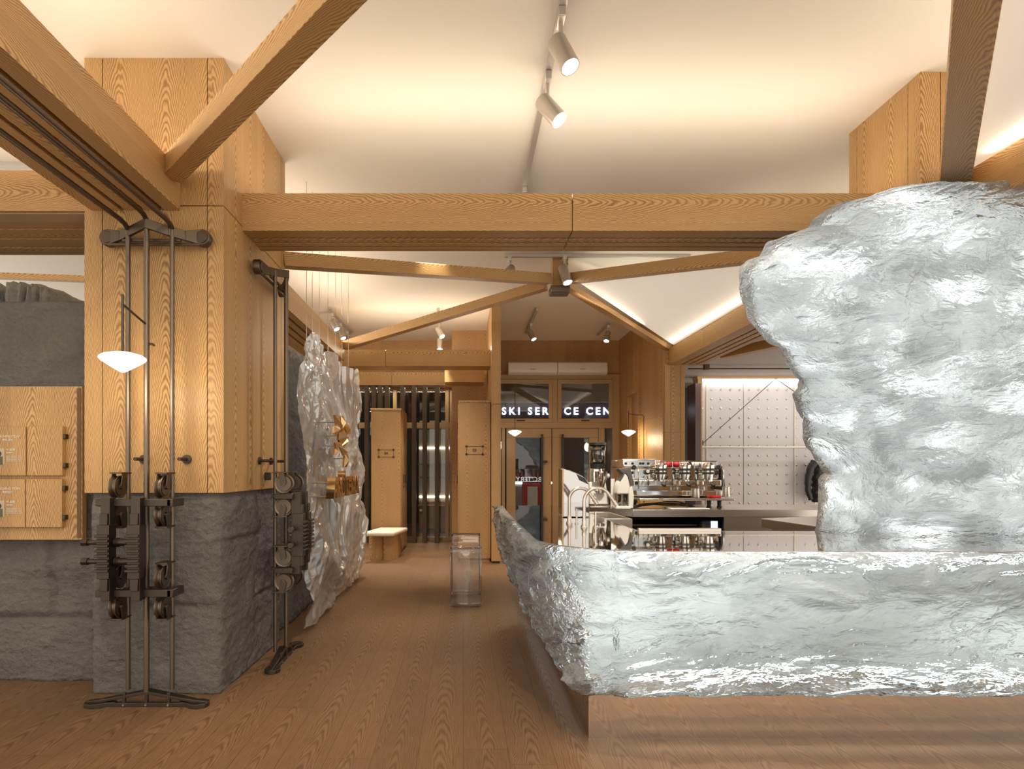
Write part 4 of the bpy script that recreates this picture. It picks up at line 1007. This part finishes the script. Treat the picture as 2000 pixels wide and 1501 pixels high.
pc_ = thing('pastry_case', 'mirror polished case with a curved top behind the taps', 'display case', (.85, 4.6, ZC)); d = 4.6
pr = [(XA(1100, d), d, ZC + .004), (XA(1100, d), d, ZA(915, d)), (XA(1113, d), d, ZA(918, d)), (XA(1130, d), d, ZA(925, d)), (XA(1144, d), d, ZA(933, d)), (XA(1150, d), d, ZA(943, d)), (XA(1151, d), d, ZC + .004)]
MB().prism(pr, (.03, .42, 0)).build('casing', M_CASE, pc_, bevel=.004)
MB().box(XA(1098.5, d), XA(1100, d) - .001, d - .01, d + .03, ZC + .004, ZA(914, d)).build('edge_frame', M_GOLD, pc_)
MB().prism([(XA(1126, d), d - .003, ZA(925, d)), (XA(1143, d), d - .003, ZA(934, d)), (XA(1150, d), d - .003, ZA(946, d)), (XA(1131, d), d - .003, ZA(937, d))], (0, .003, 0)).build('dark_window', M_DARK, pc_)

# ------------------------------------------------------------------ coffee grinders
d = 5.75; g1 = thing('coffee_grinder', 'tall white coffee grinder with a big dark bean hopper', 'grinder', (XA(1170, d), d, ZC)); cx = XA(1170, d); s = d / F
Z = lambda p: ZA(p, d)
b = MB()
w = lambda p: p * s
b.hexa([(cx - w(19.5), d - .02, ZC + .03), (cx + w(19), d - .02, ZC + .03), (cx + w(19), d + .22, ZC + .03), (cx - w(19.5), d + .22, ZC + .03), (cx - w(17), d + .03, Z(941)), (cx + w(15), d + .03, Z(941)), (cx + w(15), d + .2, Z(941)), (cx - w(17), d + .2, Z(941))])
b.build('body', M_WHITE, g1, bevel=.012, seg=3)
MB().box(cx - w(20), cx + w(25), d - .06, d + .2, ZC, ZC + .022).build('base_plate', M_STEEL, g1, bevel=.004)
MB().lathe([(0, 0), (.085, 0), (.088, w(28) * .5), (.08, w(28)), (0, w(28))], (cx, d + .12, Z(942)), n=36).build('neck', M_CHROME, g1, smooth=True, sharp=40)
MB().lathe([(0, 0), (.016, 0), (.055, w(20)), (.058, w(34)), (0, w(34))], (cx + .01, d - .04, Z(954)), n=32).build('funnel', M_CHROME, g1, smooth=True, sharp=40)
MB().lathe([(0, 0), (.03, 0), (.034, .03), (0, .03)], (cx + .01, d - .04, Z(962)), n=20).box(cx - .04, cx + .055, d - .05, d - .03, Z(957), Z(954)).build('portafilter_fork', M_CHROME, g1)
MB().lathe([(0, 0), (.066, 0), (.074, w(9)), (0, w(9))], (cx, d + .06, Z(914)), n=36).build('collar', M_DARK, g1, smooth=True, sharp=40)
MB().lathe([(0, 0), (.063, 0), (.063, w(20)), (.064, w(28)), (0, w(28))], (cx, d + .06, Z(905)), n=36).build('coffee_beans', plain('dark_beans', (.05, .03, .025), .5), g1, smooth=True, sharp=40)
MB().lathe([(.071, 0), (.069, w(20)), (.077, w(36)), (.074, w(36)), (.066, w(20)), (.068, 0)], (cx, d + .06, Z(905)), n=36).build('hopper', M_ACR, g1, smooth=True)
MB().lathe([(0, 0), (.080, 0), (.080, w(5)), (.07, w(6)), (0, w(6))], (cx, d + .06, Z(869)), n=36).build('hopper_lid', M_DARK, g1, smooth=True, sharp=40)
MB().lathe([(0, 0), (.022, 0), (.022, .03), (0, .03)], (cx + w(15), d + .03, Z(929)), (1, 0, 0), 20).build('adjusting_knob', M_WHITE, g1, smooth=True, sharp=40)

d = 5.52; cx = XA(1220, d); s = d / F; g2 = thing('coffee_grinder', 'small white coffee grinder with a dark angular top beside the machine', 'grinder', (cx, d, ZC))
P = lambda L, y=d: [(XA(1090 + a * .1333, d), y, ZA(850 + c * .1333, d)) for a, c in L]
MB().prism(P([(870, 700), (985, 550), (1025, 600), (1060, 740), (1040, 860), (860, 860)]), (0, .12, 0)).build('head', M_WHITE, g2, bevel=.012, seg=3)
MB().prism(P([(895, 668), (955, 560), (935, 550), (890, 495), (900, 482), (1060, 482), (1090, 600), (1095, 690), (1055, 745), (1030, 600), (985, 545), (960, 600), (915, 672)], d - .005), (0, .13, 0)).build('dark_top', plain('charcoal_plastic', (.10, .095, .095), .4), g2, bevel=.006)
MB().prism(P([(1055, 760), (1085, 740), (1115, 870), (1105, 1072), (1040, 1072), (1035, 860)]), (0, .12, 0)).build('spine', M_WHITE, g2, bevel=.008)
MB().box(XA(1090 + 830 * .1333, d), XA(1090 + 1060 * .1333, d), d - .03, d + .12, ZC, ZC + .03).build('base', M_WHITE, g2, bevel=.01, seg=3)
MB().lathe([(.038, 0), (.045, .10), (.042, .10), (.035, .004), (0, .004), (0, 0)], (cx - .01, d + .05, ZC + .031), n=28).build('grounds_cup', M_ACR, g2, smooth=True)
MB().box(XA(1090 + 822 * .1333, d), XA(1090 + 880 * .1333, d), d + .125, d + .14, ZC + .0, ZA(935, d)).build('back_sheet', M_WHITE, g2)

# ------------------------------------------------------------------ espresso machine
d = 5.72; em_ = thing('espresso_machine', 'three group polished espresso machine on the back counter', 'espresso machine', (XA(1320, d), 5.8, ZC))
X = lambda c: XA(1200 + c * .12, d); Zz = lambda c: ZA(870 + c * .12, d)
M_POL = metal('polished_cream_steel', (.90, .87, .82), .16); KW = dict(bevel=.004)
MB().box(X(270), X(1725), d + .02, d + .46, Zz(545), Zz(368)).build('upper_panel', M_POL, em_, bevel=.012, seg=3)
MB().box(X(300), X(1730), d - .02, d + .46, Zz(660), Zz(550)).build('lower_panel', M_POL, em_, bevel=.008)
MB().box(X(320), X(1740), d + .16, d + .46, Zz(830), Zz(655)).build('splash_back', M_CHROME, em_)
for a, c in ((830, 1000), (1180, 1375)): MB().box(X(a), X(c), d + .012, d + .021, Zz(540), Zz(375)).build('mirror_plate', M_CHROME, em_)
MB().box(X(130), X(690), d + .0, d + .44, Zz(362), Zz(212)).build('cup_tray', M_POL, em_, bevel=.015, seg=3)
for a in (185, 295, 420, 465, 550): MB().lathe([(0, 0), (.012, 0), (.012, .006), (.007, .006), (0, .006)], (X(a), d, Zz(290)), (0, -1, 0), 18).build('gauge', M_DARK, em_)
MB().box(X(690), X(1690), d + .02, d + .03, Zz(262), Zz(245)).box(X(690), X(1690), d + .42, d + .43, Zz(262), Zz(245)).box(X(690), X(1690), d + .02, d + .43, Zz(365), Zz(352)).build('cup_rail', M_CHROME, em_, bevel=.002)
for a in range(720, 1690, 120): MB().cyl((X(a), d + .025, Zz(358)), (X(a), d + .025, Zz(255)), .004).build('rail_post', M_CHROME, em_)
for a in (710, 1095, 1470):
    G = MB().lathe([(0, 0), (.040, 0), (.042, .03), (.052, .032), (.052, .055), (.046, .058), (.046, .085), (.052, .087), (.052, .115), (.046, .125), (.030, .138), (0, .140)], (X(a), d - .085, Zz(520)), n=32).build('group_head', M_CHROME, em_, smooth=True, sharp=35)
    for zc in (450, 395): MB().lathe([(.0525, 0), (.0545, .003), (.0545, .017), (.0525, .02)], (X(a), d - .085, Zz(zc + 12)), n=32).build('black_band', M_DARK, G, smooth=True, sharp=35)
    MB().lathe([(0, 0), (.034, 0), (.036, .012), (0, .012)], (X(a), d - .085, Zz(540)), n=28).build('brass_ring', M_GOLD, G, smooth=True, sharp=35)
    MB().box(X(a) - .035, X(a) + .035, d - .085, d + .03, Zz(480), Zz(440)).build('group_neck', M_CHROME, G, bevel=.01)
    pf = MB().lathe([(0, 0), (.036, 0), (.038, .03), (0, .03)], (X(a), d - .085, Zz(575)), n=28); pf.cyl((X(a), d - .12, Zz(566)), (X(a) - .03, d - .20, Zz(600)), .009); pf.cyl((X(a) - .05, d - .085, Zz(575)), (X(a) - .05, d - .085, Zz(630)), .008)
    pfo = pf.build('portafilter', M_CHROME, em_, smooth=True, sharp=35)
    MB().tube([(X(a) - .03, d - .20, Zz(600)), (X(a) - .035, d - .25, Zz(615)), (X(a) - .04, d - .31, Zz(630))], [.012, .017, .014], 14).build('handle', M_DARK, pfo, smooth=True)
    MB().tube([(X(a) - .11, d - .03, Zz(500)), (X(a) - .12, d - .10, Zz(560)), (X(a) - .13, d - .13, Zz(640))], .006, 8).build('steam_tip', M_DARK, em_, smooth=True)
for a, c, r in ((535, 425, .026), (318, 350, .020), (1695, 350, .020), (1665, 435, .022), (290, 440, .014)):
    MB().lathe([(0, 0), (r, 0), (r, .02), (r * .8, .024), (0, .024)], (X(a), d + .015, Zz(c)), (0, -1, 0), 24).build('knob', M_DARK, em_, smooth=True, sharp=40)
MB().lathe([(0, 0), (.016, 0), (.016, .003), (0, .003)], (X(540), d - .010, Zz(415)), (0, -1, 0), 24).build('dial_face', M_WHITE, em_)
for a in (340, 375): MB().box(X(a) - .01, X(a) + .012, d - .026, d - .019, Zz(635), Zz(580)).build('switch', M_DARK, em_, bevel=.002)
for a, k in ((365, 1), (1735, -1)): MB().tube([(X(a), d - .01, Zz(340)), (X(a), d - .05, Zz(370)), (X(a), d - .055, Zz(700))], .0055, 10).build('steam_wand', M_CHROME, em_, smooth=True)
MB().box(X(310), X(1050), d - .10, d + .15, Zz(800), Zz(725)).build('drip_tray', M_CHROME, em_, bevel=.006)
MB().box(X(1060), X(1700), d - .06, d + .15, Zz(815), Zz(728)).build('drip_tray', M_POL, em_, bevel=.006)
b = MB(); b.prism([(X(330), d - .16, Zz(880)), (X(1840), d - .16, Zz(880)), (X(1900), d - .05, Zz(862)), (X(1900), d + .3, Zz(862)), (X(330), d + .3, Zz(880))], (0, 0, .022)); b.build('foot_tray', M_STEEL, em_, bevel=.008, seg=3)
for a in (1540, 1745):
    MB().lathe([(0, 0), (.024, 0), (.024, .012), (.018, .02), (.021, .08), (.030, .105), (0, .105)], (X(a), d + (.0 if a < 1700 else .05), ZC), n=24).build('leg', M_DARK, em_, smooth=True, sharp=40)
for a in (420,): MB().lathe([(0, 0), (.024, 0), (.024, .012), (.018, .02), (.021, .08), (.030, .105), (0, .105)], (X(a), d + .2, ZC), n=24).build('leg', M_DARK, em_, smooth=True, sharp=40)
pr = [(X(1740), d, Zz(330)), (X(1765), d, Zz(400)), (X(1800), d, Zz(560)), (X(1808), d, Zz(660)), (X(1795), d, Zz(730)), (X(1760), d, Zz(640)), (X(1740), d, Zz(500))]
MB().prism(pr, (0, .42, 0)).build('side_cheek', plain('charcoal_cheek', (.055, .05, .05), .35), em_, bevel=.005)
for i, (a, y) in enumerate(((765, .1), (790, .2), (930, .1), (990, .13), (1080, .1), (1215, .12), (1400, .12), (1540, .12))):
    red = i in (0, 2, 3, 4)
    one('cup', MB().lathe([(0, 0), (.026, 0), (.038, .05), (.036, .05), (.024, .004), (0, .004)], (X(a), d + y, Zz(352) + .001), n=20), M_RED if red else M_WHITE,
        ['red cup on the machine top nearest the gauge box', 'white cup just behind the first red cup on the machine', 'red cup second along the machine top rail', 'red cup beside the second one over the middle group', 'red cup last of the red ones on the machine', 'white cup over the gap beyond the middle group', 'white cup above the third group head', 'white cup nearest the black cheek of the machine'][i], 'cup', 'cups on the espresso machine', smooth=True)
def pitcher(label, a, w_, h, y):
    t = thing('milk_pitcher', label, 'pitcher', (X(a), y, Zz(862) + .024), group='steel milk pitchers'); z = Zz(862) + .024 if a > 1500 else Zz(880) + .024
    MB().lathe([(0, 0), (w_, 0), (w_ * 1.04, .01), (w_ * .95, h * .8), (w_ * .97, h), (w_ * .92, h), (w_ * .9, .01), (0, .01)], (X(a), y, z), n=30).build('body', M_STEEL, t, smooth=True, sharp=40)
    MB().tube([(X(a) + w_ * .9, y, z + h * .85), (X(a) + w_ * 1.6, y - .01, z + h * .85), (X(a) + w_ * 1.6, y - .01, z + h * .3), (X(a) + w_ * .95, y, z + h * .2)], .004, 8).build('handle', M_STEEL, t, smooth=True)
pitcher('steel milk pitcher in the middle of the machine foot tray', 1240, .037, .085, d - .12)
pitcher('steel milk pitcher at the end of the machine tray by the black cheek', 1725, .033, .090, d - .125)
one('packet', MB().box(X(1430), X(1640), d - .14, d - .10, Zz(880) + .0235, Zz(880) + .045), M_RED, 'small flat red packet on the machine foot tray between the pitchers', 'packet', bevel=.004)
one('serving_tray', MB().box(X(780), X(1390), D0 + .01, D0 + .2, ZC + .001, ZC + .012), M_WHITE, 'flat white tray lying at the front edge of the back counter', 'tray', bevel=.004)
b = MB(); random.seed(3)
for k in range(5):
    o = k * .006; pts = []
    for i in range(25):
        u = i / 24; x = X(380) + (X(1280) - X(380)) * u
        pts.append((x, D0 + .24 + .03 * math.sin(u * 5 + k), ZC + .010 + k * .005 + .022 * math.sin(PI * u) * (1 + .3 * math.sin(k * 2)) * (u > .0) + .006 * math.sin(9 * u + k * 2)))
    b.tube(pts, .0055, 7)
    b.tube([(X(380) + .03 * math.cos(a) - .02, D0 + .24 + .02 * math.sin(a * 1.0), ZC + .03 + k * .004 + .022 * math.sin(a)) for a in [PI * .3 + i * PI * 1.4 / 12 for i in range(13)]], .0055, 7)
one('cable_bundle', b, plain('brown_black_cable', (.06, .04, .03), .5), 'bundle of dark cables coiled on the back counter below the coffee machine', 'cables', smooth=True)

# ------------------------------------------------------------------ pegged metal wall, rail and jacket in the side room
d = 10.3
mw = bpy.data.objects.new('wall_side', None); COL.objects.link(mw); mw.location = (4.5, d, 0); W['wall_side'] = Matrix.Translation(mw.location); tag(mw, kind='structure')
X2, Z2 = (lambda p: XA(p, d)), (lambda p: ZA(p, d)); ztop = Z2(744)
M_PEG = plain('pale_lilac_metal', (.66, .625, .63), .5, .05)
edges = [X2(1365), X2(1452), X2(1552), X2(1650), X2(1750), 6]
for i in range(5): MB().box(edges[i] + .004, edges[i + 1] - .004, d, d + .05, 0, ztop).build('metal_panel', M_PEG, mw, bevel=.004)
b = MB(); z = ztop - .14
while z > .3:
    x = X2(1371)
    while x < X2(1700):
        b.lathe([(0, -.014), (.014, -.010), (.021, 0), (0, 0)][::-1], (x, d, z), (0, 1, 0), 8); x += .158
    z -= .158
b.build('pegs', M_STEEL, mw)
for p in (1380, 1552): MB().box(X2(p) - .012, X2(p) + .012, d - .015, d, 0, ztop).build('mounting_rail', plain('cream_rail', (.74, .70, .62), .5), mw)
struct('trim_3', MB().box(X2(1355), 6, d - .16, d + .06, ztop + .02, 2.735).box(X2(1356), X2(1364.5), d - .16, d + .06, 0, ztop + .02), M_X)
struct('trim_4', MB().box(X2(1345), X2(1356) - .004, d - .30, d + .06, .0, 2.60), plain('dark_plum_lacquer', (.10, .055, .05), .3))
one('light_line', MB().box(X2(1366), 6, d - .06, d - .035, ztop - .004, ztop + .018), emit('white_led_line', (1, .96, .9), 10.), 'bright light line along the top of the pegged metal wall', 'light')
one('ceiling_rail', MB().box(3.3, 6, 9.0, 9.03, 2.665, 2.685).box(3.53, 3.60, 8.98, 9.05, 2.66, 2.735), M_IRON, 'thin dark rail under the grey soffit of the side room', 'rail')
gr = thing('hanging_rail', 'slim clothes rail slung on cables before the pegged metal wall', 'rail', (4.6, 10.2, 1.5)); dd = 10.18
MB().cyl((XA(1365, dd), dd, ZA(873, dd)), (5.9, dd, ZA(873, dd)), .016).build('bar', plain('pale_bar', (.70, .64, .54), .35, .6), gr, smooth=True, sharp=40)
ap = (XA(1515, dd), dd, ZA(739, dd))
MB().cyl(ap, (XA(1371, dd), dd, ZA(867, dd)), .006).cyl(ap, (XA(1700, dd), dd, ZA(867, dd)), .006).build('cable', M_IRON, gr)
MB().box(XA(1369, dd), XA(1373, dd), dd - .02, dd + .11, ZA(869, dd), ZA(860, dd)).build('cable_anchor', M_IRON, gr)
jk = thing('jacket', 'charcoal padded jacket hanging from the rail beside the ice wall', 'jacket', (5.9, 10.1, .9)); dj = 10.08
JX_ = lambda p: XA(p, dj); JZ = lambda p: ZA(p, dj); M_JK = plain('charcoal_nylon', (.028, .027, .032), .5)
def body_fn(u, v):
    a = 2 * PI * u; z0, z1 = JZ(980), JZ(900); z = z0 + (z1 - z0) * v
    w = .17 * (1 - .55 * max(0, (v - .75) / .25) ** 2); cx_ = JX_(1607)
    k = .012 * math.sin(v * 34 + 3 * noise.noise(Vector((u * 6, v * 3, 1)))) + .02 * noise.noise(Vector((math.cos(a) * 2, math.sin(a) * 2, v * 5)))
    return (cx_ + (w + k) * math.cos(a), dj + (.10 + k) * math.sin(a), z)
b = MB(); b.grid(body_fn, 40, 40); b.build('torso', M_JK, jk, smooth=True)
for s, pts in ((-1, [(1592, 902), (1584, 912), (1578, 935), (1578, 958), (1584, 975)]), (1, [(1620, 902), (1630, 915), (1635, 940), (1636, 975)])):
    P = [PT(a, c, dj - .03) for a, c in pts]; P2 = []
    for i in range(len(P) - 1):
        for k in range(6): P2.append(P[i].lerp(P[i + 1], k / 6))
    P2.append(P[-1]); b = MB(); b.tube(P2, [.062 + .003 * math.sin(i * 1.9) - .0012 * i for i in range(len(P2))], 16, flat=1.1); b.build('sleeve', M_JK, jk, smooth=True)
MB().tube([(JX_(1607), dj, JZ(898)), (JX_(1607), dj + .02, JZ(884)), (JX_(1607), dj + .06, JZ(872)), (JX_(1607), dd, JZ(869.5))], .005, 8).build('hanger_hook', M_STEEL, jk)
# ------------------------------------------------------------------ room lights and added fill lights
def strip(p0, p1, width, power, col=(1, .87, .69), up=True, name='cove_and_fill_strip', aim=None):
    p0, p1 = Vector(p0), Vector(p1); d = p1 - p0
    l = bpy.data.lights.new(name, 'AREA'); l.shape = 'RECTANGLE'; l.size = d.length; l.size_y = width; l.energy = power; l.color = col
    o = bpy.data.objects.new(name, l); COL.objects.link(o); o.location = (p0 + p1) / 2
    z = -Vector(aim or ((0, 0, 1) if up else (0, 0, -1))).normalized(); x = d.normalized(); y = z.cross(x).normalized(); x = y.cross(z)
    o.rotation_euler = Matrix((x, y, z)).transposed().to_euler()
    return o
zc = ZB1 + .03; E_ = 6.6
def cove(p0, p1, k, sides):                       # rows of led tape on a beam top, facing the ceiling on either side
    d = Vector(p1) - Vector(p0); n = Vector((-d.y, d.x, 0)).normalized()
    for s_ in sides: strip(Vector(p0) + n * s_ * .05, Vector(p1) + n * s_ * .05, .05, E_ * k, aim=tuple(n * s_ * .9 + Vector((0, 0, .55))))
cove((-1.15, 3.70, zc), (2.4, 3.70, zc), .85, (-1,)); strip((-1.15, 3.74, zc), (2.4, 3.74, zc), .05, 8)           # on the long beam
cove((-1.3, -.9, zc), (2.5, -.9, zc), 1.7, (1,))                 # added uplight behind the viewer, no beam built there, to lighten the ceiling
cove((-1.72, -.4, zc), (-1.72, 3.15, zc), 1.5, (-1, 1))
cove((-5, 3.6, zc), (-2.1, 3.6, zc), 1.2, (-1, 1))
cove((-1.72, 4.5, zc), (-1.72, 7.6, zc), 2.0, (-1,)); cove((-1.72, 4.5, zc), (-1.72, 7.6, zc), 1.0, (1,))
cove((2.9, 4.2, zc), (2.9, 7.9, zc), .8, (-1,))
cove((2.9, -.4, zc), (2.9, 3.2, zc), 1.3, (1,))
cove((-1.4, 8.32, zc), (.3, 8.32, zc), 1.0, (-1, 1))
strip((-2.4, 10.18, 2.545), (-.2, 10.18, 2.545), .05, 7, up=False)             # downlight strip over the fins
# strips along the glowing triangular panels
A_, B_, C_ = Vector((1.12, 6.4, 3.16)), Vector((2.66, 7.95, 2.79)), Vector((2.69, 4.3, 2.785))
strip(B_, C_, .02, 2.6, (1, .86, .66), aim=(-.6, 0, 1)); strip(A_.lerp(B_, .1), B_.lerp(A_, .1), .02, 1.3, (1, .86, .66), aim=(.5, -.5, 1))
strip((2.67, 3.1, 2.78), (2.67, 0, 2.78), .02, 3.5, (1, .88, .72), aim=(-.6, 0, 1))
strip((3.6, 9.7, 2.70), (5.8, 9.7, 2.70), .03, 6, (1, .97, .94), aim=(0, .35, -1))           # added light that washes the pegged wall
# added spot lights without fixtures, brightening the front, the bar and the back
for i, (x, y, ax, ay) in enumerate(((-.6, .6, -.5, .75), (1.2, .5, .35, .8), (2.2, 1.2, .1, .9), (.45, 1.6, .0, .5), (1.6, 3.95, .05, .6), (1.9, 7.0, -.05, -.45), (-.3, 5.2, .0, .3), (-.9, 6.6, .1, .45), (1.4, 8.0, .1, .35))):
    l = bpy.data.lights.new('added_spot', 'SPOT'); l.energy = 75 if i < 4 else (220 if i == 4 else 150); l.color = (1, .88, .70) if i not in (1, 2) else (.96, .98, 1); l.spot_size = math.radians(75); l.spot_blend = .8; l.shadow_soft_size = .05
    o = bpy.data.objects.new('added_spot', l); COL.objects.link(o); o.location = (x, y, 3.2); o.rotation_euler = Vector((ax, ay, -1)).to_track_quat('-Z', 'Y').to_euler()
wd_ = bpy.data.worlds.new('room_ambience'); SC.world = wd_; wd_.use_nodes = True
bg = wd_.node_tree.nodes['Background']; bg.inputs[0].default_value = (1, .91, .79, 1); bg.inputs[1].default_value = 1.35
SC.view_settings.view_transform = 'Standard'; SC.view_settings.look = 'None'; SC.view_settings.exposure = 0.30; SC.view_settings.gamma = 1
SC.view_settings.use_curve_mapping = False
cy = SC.cycles; cy.max_bounces = 9; cy.diffuse_bounces = 4; cy.glossy_bounces = 5; cy.transmission_bounces = 8; cy.transparent_max_bounces = 14; cy.sample_clamp_indirect = 6; cy.caustics_reflective = False; cy.caustics_refractive = False; cy.blur_glossy = .5
